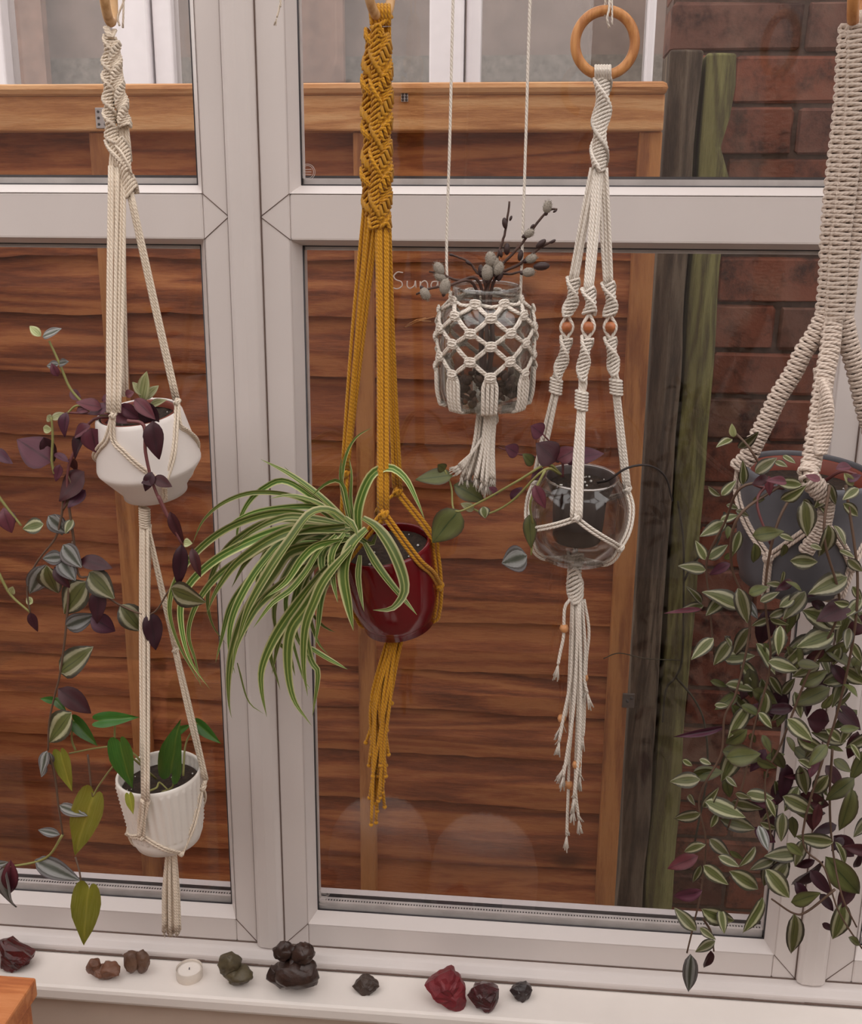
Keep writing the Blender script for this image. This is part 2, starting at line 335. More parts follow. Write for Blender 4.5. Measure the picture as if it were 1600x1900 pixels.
# sill board with a rounded nose, dark caulk gap behind
sy = P(500, 1868, -.1); ySill = -.098
sl = M().box((xLL-.3, ySill, zS-.024), (xRR+.3, -.0215, zS)).build('sill_board', SILLM, None, False, .006); sl.name = 'trim_4'; tag(sl, kind='structure')
gp = M(); x = xLL
while x < xRR:
    l = random.uniform(.03, .12); t_ = random.uniform(.0006, .0022); gp.box((x, -.0232, zS-.001), (x+l, -.0215, zS+t_)); x += l
gp.build('caulk_gap', GRIME, sl, False)
tag(M().box((xLL-.3, -.075, 0), (xRR+.3, .06, zS-.02)).build('wall_front', WALLM, None, False), kind='structure')
tag(M().box((xLL-.3, -.02, zTop), (xRR+.3, .09, zTop+.11)).build('trim_5', WHITE, None, False, .004), kind='structure')
tag(M().box((-2.6, -3.4, -.06), (2.6, -.02, 0)).build('floor', FLOORM, None, False), kind='structure')
tag(M().box((-2.6, -3.5, 0), (2.6, -3.4, 2.75)).build('wall_back', ROOMW, None, False), kind='structure')
tag(M().box((-2.7, -3.4, 0), (-2.6, .06, 2.1)).build('wall_left', ROOMW, None, False), kind='structure')
tag(M().box((2.6, -3.4, 0), (2.7, .06, 2.1)).build('wall_right', ROOMW, None, False), kind='structure')
tag(M().box((xRR, -.02, 0), (2.6, .06, zTop+.11)).build('wall_front_right', ROOMW, None, False), kind='structure')
tag(M().box((-2.6, -.02, 0), (xLL, .06, zTop+.11)).build('wall_front_left', ROOMW, None, False), kind='structure')
ce = empty('ceiling', (0, -1.7, 2.2), kind='structure')
for i in range(6):
    x = -2.4+i*.96; M().add([(x-.03, .05, 2.10), (x+.03, .05, 2.10), (x+.03, .05, 2.16), (x-.03, .05, 2.16), (x-.03, -3.45, 2.72), (x+.03, -3.45, 2.72), (x+.03, -3.45, 2.78), (x-.03, -3.45, 2.78)], [(0,1,2,3),(4,5,6,7),(0,1,5,4),(1,2,6,5),(2,3,7,6),(3,0,4,7)]).build('rafter', WHITE, ce, False)
# maker's stamps in the glass
STAMP = plain('etched_stamp', (.72, .66, .62), .8)
def stamp(px, py, rx, ry):
    c = P(px, py, .0212); s_ = S(px, py, .0212); m = M()
    for q in (1, .8): m.tube([(c.x+rx*q*s_*math.cos(a*math.pi/12), .0212, c.z+ry*q*s_*math.sin(a*math.pi/12)) for a in range(24)], .00022, 5, True)
    for d in (-.3, 0, .3): m.tube([(c.x-rx*.5*s_, .0212, c.z+d*ry*s_), (c.x+rx*.5*s_, .0212, c.z+d*ry*s_*1.1)], .00025, 5)
    return m.build('glass_stamp', STAMP, win2)
stamp(571, 319, 14, 14); stamp(601, 1657, 11, 8); stamp(599, 1673, 11, 8)

# ------------------------------------------------------------------ outdoors: ground, fence, posts, brick wall, neighbour
tag(M().box((-6, .06, -.12), (6, 6, -.04)).build('ground', plain('paved_ground', (.20, .17, .14), .95, var=.2), None, False), kind='structure')
yF = .42
fl = P(-420, 900, yF).x; fr_ = P(1193, 800, yF).x
fence = empty('fence_panel', ((fl+fr_)/2, yF, 0), 'orange-brown lap board fence panel with capped rail outside the window', 'fence')
rows = [1800, 1700, 1600, 1490, 1400, 1320, 1243, 1150, 1030, 905, 820, 700, 583, 480, 372, 238]
zc = [P(800, r, yF).z for r in rows]
zc[0] = max(zc[0], .0); 
for i in range(len(zc)-1):
    z0, z1 = zc[i]-.004, zc[i+1]+.022; n = 70; vs = []; fs = []; sd = random.random()*50; y0 = yF+.010-.006*(i % 2)*0
    for k in range(n+1):
        x = fl+(fr_-fl)*k/n; e = .008*noise.noise(Vector((x*3.2, sd, 0)))+.004*noise.noise(Vector((x*24, sd, 3)))
        ee = .002*noise.noise(Vector((x*5, sd, 9)))
        for (y, z) in ((y0, z0+e), (y0+ee, (z0*2+z1)/3), (y0+.013+ee, (z0+2*z1)/3), (y0+.021, z1), (y0+.027, z1), (y0+.011, z0+e)): vs.append((x, y, z))
    for k in range(n):
        for j in range(6): fs.append((k*6+j, k*6+(j+1) % 6, k*6+6+(j+1) % 6, k*6+6+j))
    fs += [(0, 1, 2, 3, 4, 5), tuple(n*6+j for j in range(6))]
    M().add(vs, fs).build('board', FENCE, fence, False)
ztop = P(800, 176, yF-.02).z; zrail = P(800, 243, yF-.02).z
M().box((fl, yF-.022, zrail), (fr_, yF+.01, ztop)).build('rail', FENCET, fence, False, .003)
M().box((fl, yF-.03, ztop), (fr_+.004, yF+.05, ztop+.018)).build('cap', FENCET, fence, False, .009)
for px, wd in ((222, .034), (677, .030), (1175, .036)):
    x = P(px, 800, yF-.01).x
    M().box((x-wd/2, yF-.012, 0), (x+wd/2, yF+.012, zrail)).build('batten', FENCEV, fence, False, .003)
STEEL = plain('galvanised_steel', (.55, .52, .52), .4, .7)
def bracket(px, py, w_, h_, lab):
    c = P(px, py, yF-.024); s_ = S(px, py, yF); b = empty('metal_bracket', c, lab, 'bracket')
    M().box((c.x-w_*s_/2, yF-.0245, c.z-h_*s_/2), (c.x+w_*s_/2, yF-.0222, c.z+h_*s_/2)).build('plate', STEEL, b, False, .001)
    h = M()
    for dx in (-.25, .25):
        for dz in (-.3, 0, .3): h.tube([(c.x+dx*w_*s_, yF-.0252, c.z+dz*h_*s_), (c.x+dx*w_*s_, yF-.024, c.z+dz*h_*s_)], .0022, 8)
    h.build('screw', SEAL, b)
bracket(189, 219, 24, 36, 'small galvanised bracket on the fence rail behind the white hanger')
bracket(751, 180, 13, 17, 'tiny dark clip on the top edge of the fence cap'); 
# chalk writing on the fence
ch = M()
def stroke(pts): ch.tube(spline([P(x, y, yF-.002) for x, y in pts], 5), .0011, 6)
stroke([(748, 506), (738, 505), (731, 512), (735, 519), (745, 523), (746, 531), (737, 536), (727, 533)])
stroke([(756, 521), (756, 531), (761, 535), (769, 530), (771, 521), (772, 534)])
stroke([(780, 522), (780, 535), (781, 526), (788, 521), (793, 525), (794, 535)])
stroke([(811, 522), (803, 523), (800, 530), (804, 535), (811, 530), (813, 515), (812, 505), (813, 535)])
tag(ch.build('chalk_lettering', plain('white_chalk', (.85, .78, .72), .95)), 'white handwritten letters chalked on the fence beside the jar', 'writing')
for a, b in (((752, 607), (806, 588)), ((760, 600), (800, 596)), ((756, 603), (790, 590))):
    M().tube([P(*a, yF-.004), P((a[0]+b[0])/2, (a[1]+b[1])/2-3, yF-.008), P(*b, yF+.004)], .0011, 5).build('splinter', FENCET, fence)
# posts
def rough_post(name, mat, pa, pb, ptop, y0, y1, label):
    xa, xb = P(pa, 600, y0).x, P(pb, 600, y0).x; zt = P((pa+pb)/2, ptop, y0).z; m = M(); n = 40; vs = []; fs = []
    for k in range(n+1):
        z = -.04+(zt+.04)*k/n; a = .006*noise.noise(Vector((3, z*4, pa))); b = .012*noise.noise(Vector((9, z*5, pb)))-(.022*math.exp(-((z-(zt-.13))/.035)**2) if 'moss' in name else 0)
        for x, y in ((xa+a, y0), ((xa+xb)/2, y0-.003+a), (xb+b, y0+.004), (xb+b, y1), (xa+a, y1)): vs.append((x, y, z))
    for k in range(n):
        for j in range(5): fs.append((k*5+j, k*5+(j+1) % 5, k*5+5+(j+1) % 5, k*5+5+j))
    fs += [(0, 1, 2, 3, 4), tuple(n*5+j for j in range(5))]
    tag(m.add(vs, fs).build(name, mat, None, False, .004), label, 'post')
rough_post('weathered_fence_post', POSTM, 1212, 1270, 92, .475, .57, 'dark weathered wooden post standing at the end of the fence')
rough_post('mossy_fence_post', MOSSM, 1276, 1332, 98, .490, .58, 'green mossy wooden post in front of the brick wall')
c = P(1166, 1298, yF-.01); hb = empty('steel_latch_plate', c, 'small dark metal plate low on the fence end', 'metal plate'); s_ = S(1166, 1298, yF)
M().box((c.x-11*s_, yF-.016, c.z-14*s_), (c.x+11*s_, yF-.012, c.z+14*s_)).build('plate', plain('dark_steel', (.16, .14, .13), .5, .6), hb, False, .001)
M().tube([(c.x-2*s_, yF-.0172, c.z), (c.x-2*s_, yF-.0158, c.z)], .003, 8).tube([(c.x+5*s_, yF-.0172, c.z+6*s_), (c.x+5*s_, yF-.0158, c.z+6*s_)], .003, 8).build('screw', SEAL, hb)
# brick wall
yW = .62; bx0 = P(1222, 400, yW).x; bw = empty('wall_garden', (bx0+.4, yW+.06, 0), kind='structure')
M().box((bx0+.004, yW+.006, -.04), (bx0+1.35, yW+.11, 2.75)).build('mortar_bed', MORTAR, bw, False)
base = {}
for v in range(5):
    bm = bmesh.new(); bmesh.ops.create_cube(bm, size=1)
    for q in bm.verts: q.co = Vector((q.co.x*.218, q.co.y*.09, q.co.z*.0765))
    bmesh.ops.bevel(bm, geom=bm.edges[:], offset=.005, segments=1, affect='EDGES')
    for q in bm.verts: q.co += Vector((random.uniform(-1, 1), random.uniform(-1, 1), random.uniform(-1, 1)))*.0022
    me = bpy.data.meshes.new('brick'); bm.to_mesh(me); bm.free(); me.materials.append(BRICK); base[v] = me
cz = .0835; zoff = P(1450, 191, yW).z % cz
for r in range(int(2.7/cz)):
    z = zoff+(r+.5)*cz-.004
    for k in range(6):
        x = bx0+.11+(k-(.5 if r % 2 else 0))*.226
        if x-.1075 < bx0-.004: x = bx0+.055; sc = .48
        else: sc = 1
        o = bpy.data.objects.new('brick', base[random.randrange(5)]); COL.objects.link(o); o.parent = bw; o.location = Vector((x, yW+.045+random.uniform(-.004, .002), z))-bw.location; o.scale = (sc, 1, 1)
# climbing stem on the wall
cs = M()
for pts in ([(1258, 930), (1268, 1000), (1269, 1100), (1266, 1220), (1254, 1256), (1236, 1280), (1230, 1340)], [(1254, 1256), (1290, 1300), (1309, 1350), (1312, 1440), (1290, 1560)], [(1262, 1225), (1200, 1222), (1150, 1212), (1120, 1222)], [(1269, 1080), (1290, 1040), (1330, 1010), (1345, 950)]):
    q = spline([P(x, y, .455 if x > 1215 else .395) for x, y in pts], 6); cs.tube(q, .0021 if pts[-1][0] > 1150 else .0009, 6)
tag(cs.build('climbing_stem', plain('climber_bark', (.05, .045, .03), .9)), 'thin bare climber stem rooted beside the brick wall', 'climber')
# neighbour's conservatory behind the fence
yN = 1.9; nb = empty('neighbour_conservatory', (P(600, 100, yN).x, yN, 0), 'white framed conservatory of the neighbour seen above the fence', 'conservatory')
def npost(a, b, d=0): M().box((P(a, 100, yN).x, yN-.03-d, 0), (P(b, 100, yN).x, yN+.05, 2.7)).build('frame_post', NWHITE, nb, False, .006)
for a, b, d in ((-60, -12, 0), (-8, 22, .02), (222, 288, .02), (292, 327, 0), (800, 862, .03), (866, 893, 0), (1196, 1212, 0)): npost(a, b, d)
for a, b in ((22, 222), (327, 800), (893, 1196)):
    x0, x1 = P(a, 100, yN).x, P(b, 100, yN).x
    M().box((x0, yN, .5), (x1, yN+.012, 2.65)).build('pane', PANE, nb, False)
    M().box((x0, yN-.02, .42), (x1, yN+.04, .5)).build('frame_rail', NWHITE, nb, False)
xa, xb = P(-120, 100, yN).x, P(1216, 100, yN).x
M().box((xa, yN-.03, 0), (xb, yN+.05, .42)).build('dwarf_wall', BRICK, nb, False)
zM = P(700, 104, yN+.5).z
M().box((xa-.6, yN+.5, 0), (xb+1.2, yN+.6, zM)).build('block_wall', CONC, nb, False)
M().box((xa-.6, yN+.52, zM), (xb+1.2, yN+.6, 3.0)).build('rendered_wall', RENDER, nb, False)
for a, b in ((40, 90), (555, 640)):
    M().box((P(a, 100, yN+.45).x, yN+.42, 0), (P(b, 100, yN+.45).x, yN+.46, 2.9)).build('curtain', plain('pinkish_curtain', (.30, .19, .15), .9, var=.2, scale=14), nb, False)

# ------------------------------------------------------------------ macrame helpers
YH = -.14                                          # plane the hangers hang in
zRail = 2.0
def frames(pts):
    out = []; n = len(pts)
    for i, p in enumerate(pts):
        t = (pts[min(n-1, i+1)]-pts[max(0, i-1)]).normalized(); side = t.cross(Vector((0, 1, 0)))
        side = side.normalized() if side.length > 1e-4 else Vector((1, 0, 0)); out.append((p, t, side, side.cross(t).normalized()))
    return out
def sinnet(m, pts, R, r, spiral=0., depth=.62, tilt=.35, pack=1.75, ph=0):
    # rows of half knots around a core: alternating tilt = square knots, rotating = spiral sinnet
    q = resample(pts, r*pack)
    m.tube(q, R*.5, 8)
    for i, (p, t, a, b) in enumerate(frames(q)):
        an = ph+i*spiral; u = a*math.cos(an)+b*math.sin(an); v = b*math.cos(an)-a*math.sin(an)
        tl = tilt*(1 if (spiral or i % 2) else -1); ring = []; rs = []
        for k in range(12):
            x = 2*math.pi*k/12; ring.append(p+u*(R*math.cos(x))+v*(R*depth*math.sin(x))+t*(R*tl*math.cos(x)*(1 if math.sin(x) > -.2 else -.6))); rs.append(r*(1.18 if abs(math.cos(x)) > .8 else .95))
        m.tube(ring, rs, 6, True)
def wrap(m, a, b, R, r):
    q = resample([Vector(a), Vector(b)], r*1.8); m.tube(q, R*.8, 8)
    for i, (p, t, u, v) in enumerate(frames(q)): m.tube([p+u*(R*math.cos(x*math.pi/6))+v*(R*math.sin(x*math.pi/6))+t*(r*.9*math.cos(x*math.pi/6)) for x in range(12)], r, 6, True)
def knot(m, c, R, r):
    c = Vector(c)
    for ax in ((1, 0, .3), (-.6, .3, 1), (.5, .7, -.6)):
        A = Vector(ax).normalized(); u = A.orthogonal().normalized(); v = A.cross(u)
        m.tube([c+u*(R*math.cos(x*math.pi/5))+v*(R*.8*math.sin(x*math.pi/5)) for x in range(10)], r, 6, True)
def cords(m, a, b, n, r, wa, wb, sag=0, rows=1):
    # n parallel cords fanned from a to b; wa / wb are the bundle widths (m)
    a = Vector(a); b = Vector(b); t = (b-a).normalized(); s = t.cross(Vector((0, 1, 0))).normalized()
    for i in range(n):
        k = (i/(n-1)-.5) if n > 1 else 0; dy = (random.uniform(-.5, .5)*r*2 if rows == 1 else ((i % rows)-(rows-1)/2)*r*1.8)
        p = a+s*(k*wa)+Vector((0, dy, 0)); q = b+s*(k*wb)+Vector((0, dy, 0)); mid = (p+q)/2+Vector((random.uniform(-1, 1)*r*.7, random.uniform(-1, 1)*r*.7, -sag))
        m.tube(spline([p, mid, q], 6), r, 7)
def fray(m, p, d, n=9, L=.012, r=.0005, spread=.5):
    for i in range(n):
        e = Vector((random.uniform(-1, 1), random.uniform(-1, 1), random.uniform(-1, 1)))*spread; v = (Vector(d).normalized()+e)*L*random.uniform(.7, 1.1)
        m.tube([p, p+v*.5+Vector((0, 0, -.001)), p+v], r, 4)
def ring(m, c, R, r, yaw, n=40):
    c = Vector(c); u = Vector((math.cos(yaw), math.sin(yaw), 0)); m.tube([c+u*(R*math.cos(2*math.pi*k/n))+Vector((0, 0, R*math.sin(2*math.pi*k/n))) for k in range(n)], r, 12, True)
H = lambda x, y, d=0: P(x, y, YH+d)
s0 = S(800, 700, YH)                                # metres per pixel in the hanger plane
class Pot:
    # a lathe body hung by pixel: rim centre, profile in pixels from the rim downwards, lean of its axis
    def __init__(s, px, py, y, prof, tilt=0, roll=0, wall=.0035):
        s.c = P(px, py, y); s.s = S(px, py, y); s.mat = Matrix.Translation(s.c) @ Euler((math.radians(tilt), math.radians(roll), 0)).to_matrix().to_4x4()
        s.prof = [(r*s.s, -d*s.s*1.02) for r, d in prof]; s.wall = wall; s.bot = s.mat @ Vector((0, 0, s.prof[-1][1]))
    def rad(s, d):
        z = -d*s.s*1.02
        for (r0, z0), (r1, z1) in zip(s.prof, s.prof[1:]):
            if z <= z0 and z >= z1: return r0+(r1-r0)*((z-z0)/(z1-z0) if abs(z1-z0) > 1e-9 else 0)
        return s.prof[0][0] if z > 0 else s.prof[-1][0]
    def at(s, ang, d, off=.002):                     # point on the outside: angle (0 = towards the camera, + = right), pixels below the rim
        r = s.rad(d)+off; a = math.radians(ang); return s.mat @ Vector((r*math.sin(a), -r*math.cos(a), -d*s.s*1.02))
    def body(s, name, mat, parent, floor=None, lip=True, wob=None, n=56):
        out = s.prof; ins = [(max(.002, r-s.wall), z) for r, z in out]; ins[0] = (ins[0][0], 0)
        bz = out[-1][1]+s.wall; ins = [(r, z) for r, z in ins if z > bz+.0005]
        pr = [(0.0, out[-1][1])]+[(r, z) for r, z in reversed(out)]+[(out[0][0]-s.wall*.5, .0012)]+ins+[(max(.001, ins[-1][0]), bz), (0, bz)]
        m = M(); m.lathe(pr, n, s.mat, wob); return m.build(name, mat, parent, True)
    def soil(s, d, parent, mat=None, inset=.0045):
        r = s.rad(d)-inset; m = M(); n = 28; rings = 7; vs = []; fs = []
        for j in range(rings+1):
            for k in range(n):
                a = 2*math.pi*k/n; q = r*j/rings; x, y = q*math.sin(a), -q*math.cos(a); vs.append(s.mat @ Vector((x, y, -d*s.s+.004*noise.noise(Vector((x*140, y*140, d)))*(1 if j < rings else 0))))
        for j in range(rings):
            for k in range(n): fs.append((j*n+k, j*n+(k+1) % n, (j+1)*n+(k+1) % n, (j+1)*n+k))
        so = m.add(vs, fs).build('soil', mat or SOIL, parent); so['kind'] = 'stuff'
        pm = M()
        for i in range(12):
            a = random.uniform(0, 6.28); q = r*math.sqrt(random.random())*.93; pm.ball(s.mat @ Vector((q*math.cos(a), q*math.sin(a), -d*s.s+.002)), random.uniform(.0006, .0016), 6, 4)
        po = pm.build('perlite_grain', PERL, so); po['kind'] = 'stuff'
        return so
def over(pot, pts, off=.0025):                       # (angle, depth) list -> points on the pot
    return [pot.at(a, d, off) for a, d in pts]
def pair(m, pts, r, gap=1.15):                       # two cords side by side along a path
    q = spline(pts, 6); f = frames(q)
    for sgn in (-1, 1):
        m.tube([p+u*(sgn*r*gap) for (p, t, u, v) in f], r, 7)

# rail the hangers hang from (above the picture)
rl = empty('hanging_rail', (0, YH, zRail), 'pale wooden rail above the window carrying the hangers', 'rail')
M().tube([(P(-100, 100, YH).x, YH, zRail), (P(1800, 100, YH).x, YH, zRail)], .009, 14).build('pole', RINGP, rl)
for px in (-60, 770, 1700):
    x = P(px, 100, YH).x; M().tube([(x, YH, zRail+.012), (x, YH+.03, zRail+.05), (x, -.018, zRail+.075)], .005, 8).build('bracket', NWHITE, rl)
def string_up(m, x, y, px, py, r=.0011, both=True):
    # loop from a ring up over the rail
    a = H(px, py)
    for d in ((-.003, .003) if both else (0,)):
        m.tube(spline([a+Vector((d, d*.5, 0)), Vector((a.x+d, YH, (a.z+zRail)/2)), Vector((a.x+d*2, YH-.0105, zRail)), Vector((a.x+d*2, YH, zRail+.0105)), Vector((a.x+d*2, YH+.0105, zRail-.002))], 5), r, 6)

# ------------------------------------------------------------------ hanger 1: white double hanger at the left
h1 = empty('macrame_hanger', H(258, 1740), 'cream double-tier macrame hanger carrying two white pots, far left', 'hanger')
potA = Pot(257, 766, YH, [(77, 0), (80, 6), (88, 50), (96.5, 92), (97.5, 97), (97, 101), (93, 107), (84, 119), (66, 143), (53, 160), (45, 165)], 12, -4)
potB = Pot(295, 1432, YH, [(78, 0), (78.5, 4), (72, 70), (66, 125), (60, 140), (48, 146)], 3, -3)
m = M(); ring(m, H(200, -22), 86*s0*.62, .0052, math.radians(103)); m.build('wooden_ring', RINGP, h1)
m = M(); string_up(m, 0, 0, 201, -72); m.tube(spline([H(224, -60), H(232, -10), H(219, 30), H(222, 48)], 5), .0011, 6); m.tube(spline([H(222, -60), H(229, 0), H(228, 52)], 5), .0011, 6); m.build('hanging_string', CREAM, h1)
m = M()
for dx in (-6, 0, 6): m.tube(spline([H(197+dx*.5, 50, -.004), H(205+dx*.4, 68, -.007), H(213+dx*.3, 56, .004)], 5), .0019, 7)
sinnet(m, spline([H(205, 72), H(202, 120), H(203, 180), H(206, 240), H(214, 268)], 6), .0072, .0017, .5)
sinnet(m, spline([H(211, 265), H(226, 300), H(243, 355)], 6), .0078, .0019, .22, tilt=.75)
sinnet(m, spline([H(222, 262, -.003), H(232, 285, -.003), H(236, 320, -.003)], 6), .0060, .0017, .22, tilt=.75)
sinnet(m, spline([H(212, 80), H(216, 140), H(226, 190), H(232, 232)], 6), .0065, .0017, -.45)
m.build('knotted_section', CREAM, h1)
m = M(); cords(m, H(216, 90, .004), H(232, 300, .004), 6, .0015, 8*s0, 22*s0)
cords(m, H(219, 262, -.001), H(218, 310), 6, .0020, 14*s0, 26*s0); cords(m, H(218, 308), H(211, 766, -.05), 6, .0021, 26*s0, 20*s0); cords(m, H(221, 262, .005), H(228, 735, .045), 4, .0020, 16*s0, 16*s0); cords(m, H(242, 357), H(328, 742, .01), 4, .0019, 8*s0, 9*s0)
m.build('upper_cord', CREAM, h1)
m = M(); r = .0016
K1 = H(210, 770, -.050); K2 = H(329, 746, -.004); K3 = potA.at(185, 2, .006)
knot(m, K1, .0042, r); knot(m, K2, .0042, r)
for Ka, Kb, aa, ab in ((K1, K2, -20, 70), (K2, K3, 70, 185), (K3, K1, 185, 340)):
    mid = (aa+ab)/2+(9 if aa < 0 else 0)
    for A, K in ((aa, Ka), (ab, Kb)): pair(m, [K]+over(potA, [(A+(mid-A)*t, 10+98*t) for t in (.08, .3, .6, 1)], .002), r)
    knot(m, potA.at(mid, 112, .003), .0036, r)
    pair(m, over(potA, [(mid, 112), (mid, 130), (mid, 150)], .003)+[potA.bot+Vector((0, 0, -.004))], r)
m.build('upper_net', CREAM, h1)
m = M(); wrap(m, H(268, 944), H(269, 976), .0058, .0016); m.build('wrapped_collar', CREAM, h1)
m = M(); cords(m, H(268, 972), potB.at(4, 2, .007), 5, .0021, 16*s0, 14*s0); cords(m, potB.at(4, 2, .007), potB.at(-14, 86, .005), 5, .0021, 14*s0, 10*s0); cords(m, H(272, 972, .004), H(268, 1420, .04), 5, .0020, 15*s0, 16*s0); cords(m, H(274, 978), H(326, 1206), 3, .0017, 6*s0, 8*s0); cords(m, H(326, 1206), H(382, 1446, .0), 4, .0018, 8*s0, 8*s0); knot(m, H(326, 1206), .0042, .0016)
m.build('lower_cord', CREAM, h1)
m = M(); K1 = potB.at(-14, 88, .004); K2 = potB.at(88, 30, .004); K3 = potB.at(205, 60, .004)
for K in (K1, K2): knot(m, K, .0042, r)
m.tube([H(382, 1446), K2], .003, 7); m.tube([H(268, 1420, .045), K3], .003, 7)
for (a1, d1), (a2, d2), (am, dm) in (((-14, 88), (88, 30), (42, 142)), ((88, 30), (205, 60), (150, 136)), ((205, 60), (346, 88), (292, 112))):
    for (A, D) in ((a1, d1), (a2, d2)): pair(m, over(potB, [(A+(am-A)*t, D+(dm-D)*t) for t in (0, .3, .6, 1)], .002), r)
    knot(m, potB.at(am, dm, .002), .0036, r); pair(m, over(potB, [(am, dm), (am, 143)], .002)+[potB.bot+Vector((0, 0, -.003))], r)
m.build('lower_net', CREAM, h1)
m = M(); f = M()
for i in range(26):
    a = random.uniform(0, 6.28); q = math.sqrt(random.random()); e = H(318+17*q*math.cos(a), 1725+random.uniform(-8, 8), .009*q*math.sin(a)); m.tube(spline([potB.bot+Vector((.003+.004*math.cos(a), .004*math.sin(a), -.002)), H(317+15*q*math.cos(a), 1650, .009*q*math.sin(a)), e], 5), .0022, 6); fray(f, e, (0, 0, -1), 4, .006, .0005, .25)
m.build('tassel', CREAM, h1); f.build('frayed_end', CREAM, h1)['kind'] = 'stuff'
pa = empty('white_pot', potA.bot, 'matt white tapering pot planted with purple foliage in the left hanger', 'pot'); potA.body('body', CERW, pa); potA.soil(14, pa)
M().lathe([((76-4.5)*s0, -1*s0), ((76-6)*s0, 1*s0), ((76-8)*s0, -1*s0), ((74-8)*s0, -13*s0)], 40, potA.mat, cap=False).build('inner_pot_rim', TERRA, pa)
pb = empty('textured_pot', potB.bot, 'small white pot with ribbed waffle texture at lower left', 'pot')
potB.prof = [(potB.prof[0][0], 0)]+[(potB.rad(d)*1.0, -d*potB.s*1.02) for d in range(5, 126, 4)]+potB.prof[-2:]
potB.body('body', CERT, pb, wob=lambda a, z, j: (.0021*max(0, .35+.65*math.cos(a*34))*(1 if (j % 2) else .3) if -.078 < z < -.004 and j < 48 else 0), n=204); potB.soil(24, pb)

# ------------------------------------------------------------------ hanger 2: mustard
h2 = empty('macrame_hanger', H(705, 1530), 'mustard yellow macrame hanger with a long tassel holding the red pot', 'hanger')
potC = Pot(714, 1010, YH, [(86, 0), (87, 6), (87, 60), (84, 110), (74, 148), (58, 172), (50, 176)], 12, -8, .004)
m = M(); ring(m, H(704, -28), 52*s0, .0050, math.radians(75)); m.build('wooden_ring', RINGP, h2)
m = M(); string_up(m, 0, 0, 704, -80); m.build('hanging_string', MUST, h2)
m = M(); cR = H(706, 22)
for i in range(6):
    x = 690+i*6.3; m.tube(spline([H(x, 46, .006), H(x-2, 22, .008), H(x, 9, 0), H(x+1, 22, -.009), H(x+1, 48, -.005)], 5), .0021, 7)
m.tube(spline([H(688, 52, -.006), H(705, 46, -.010), H(728, 30, -.004)], 5), .0023, 7)
m.build('lark_head_knot', MUST, h2)
m = M()
for pts, sp, ph, R, d in (([(693, 66), (689, 110), (685, 180), (687, 270), (684, 340), (690, 395)], .55, 0, .0085, 0), ([(709, 66), (712, 110), (714, 180), (712, 260), (714, 330), (710, 400), (712, 425)], -.5, 1.2, .0082, -.004), ([(700, 58), (700, 140), (700, 240), (699, 330), (698, 420)], .35, 2, .0075, -.006)):
    sinnet(m, spline([H(x, y, d) for x, y in pts], 6), R, .0020, sp, .7, .7, 2.0, ph)
m.build('knotted_section', MUST, h2)
m = M(); cords(m, H(717, 50), H(719, 140), 5, .0015, 12*s0, 14*s0); cords(m, H(686, 350), H(641, 872, .03), 5, .0021, 14*s0, 13*s0); cords(m, H(694, 410), H(641, 872, .034), 4, .002, 14*s0, 10*s0); cords(m, H(709, 400, -.004), H(711, 950, -.045), 6, .0022, 20*s0, 17*s0); cords(m, H(716, 410, .004), H(738, 905, .03), 5, .0022, 14*s0, 14*s0)
m.build('upper_cord', MUST, h2)
m = M(); r = .0022; KF = H(712, 953, -.045); KR = H(738, 912, .03); KL = H(641, 878, .03)
for K in (KF, KR, KL): knot(m, K, .0058, r)
mr = potC.at(86, 95, .003); ml = potC.at(-88, 100, .003); mb = potC.at(180, 95, .003)
pair(m, [KF, potC.at(46, 3, .003)]+over(potC, [(66, 48), (86, 95)], .003), r)
pair(m, [KF, potC.at(-50, 3, .003)]+over(potC, [(-68, 50), (-88, 100)], .003), r)
pair(m, [KR, potC.at(95, -4, .002), potC.at(93, 30, .003)]+over(potC, [(89, 60), (86, 95)], .003), r)
m.tube(spline([KR, H(700, 945, .02), potC.at(190, -4, .002), mb], 6), r, 7)
pair(m, [KL, potC.at(-110, -6, .002), potC.at(-100, 40, .003), ml], r)
for K, a in ((mr, 86), (ml, -88), (mb, 180)):
    knot(m, K, .005, r); pair(m, over(potC, [(a, 100), (a, 130), (a, 150), (a, 168)], .003)+[potC.bot+Vector((0, 0, -.004))], r)
m.build('net', MUST, h2)
m = M(); wrap(m, potC.bot+Vector((0, 0, -.001)), potC.bot+Vector((0, 0, -.012)), .008, .002)
ends = [(727, 1305), (718, 1355), (690, 1372), (679, 1378), (686, 1480), (702, 1486), (714, 1497), (689, 1530), (698, 1526), (705, 1480), (710, 1470), (694, 1490), (700, 1505), (716, 1440), (706, 1420), (692, 1440), (699, 1400), (711, 1450), (685, 1420), (721, 1400), (702, 1440), (695, 1410), (716, 1420), (690, 1400)]
for i, (x, y) in enumerate(ends):
    tx = 688+(i*7 % 38); d = random.uniform(-.008, .008); e = H(x, y, d); m.tube(spline([potC.bot+Vector(((i*7 % 30-15)*s0, d, .006)), H(tx+2, 1290, d), H((tx+x)/2, (1290+y)/2, d), e], 6), .0023, 6); m.ball(e, .0032, 7, 5)
m.build('tassel', MUST, h2)
pc = empty('red_pot', potC.bot, 'glossy dark red glazed pot in the mustard hanger', 'pot'); potC.body('body', RED, pc); potC.soil(14, pc)

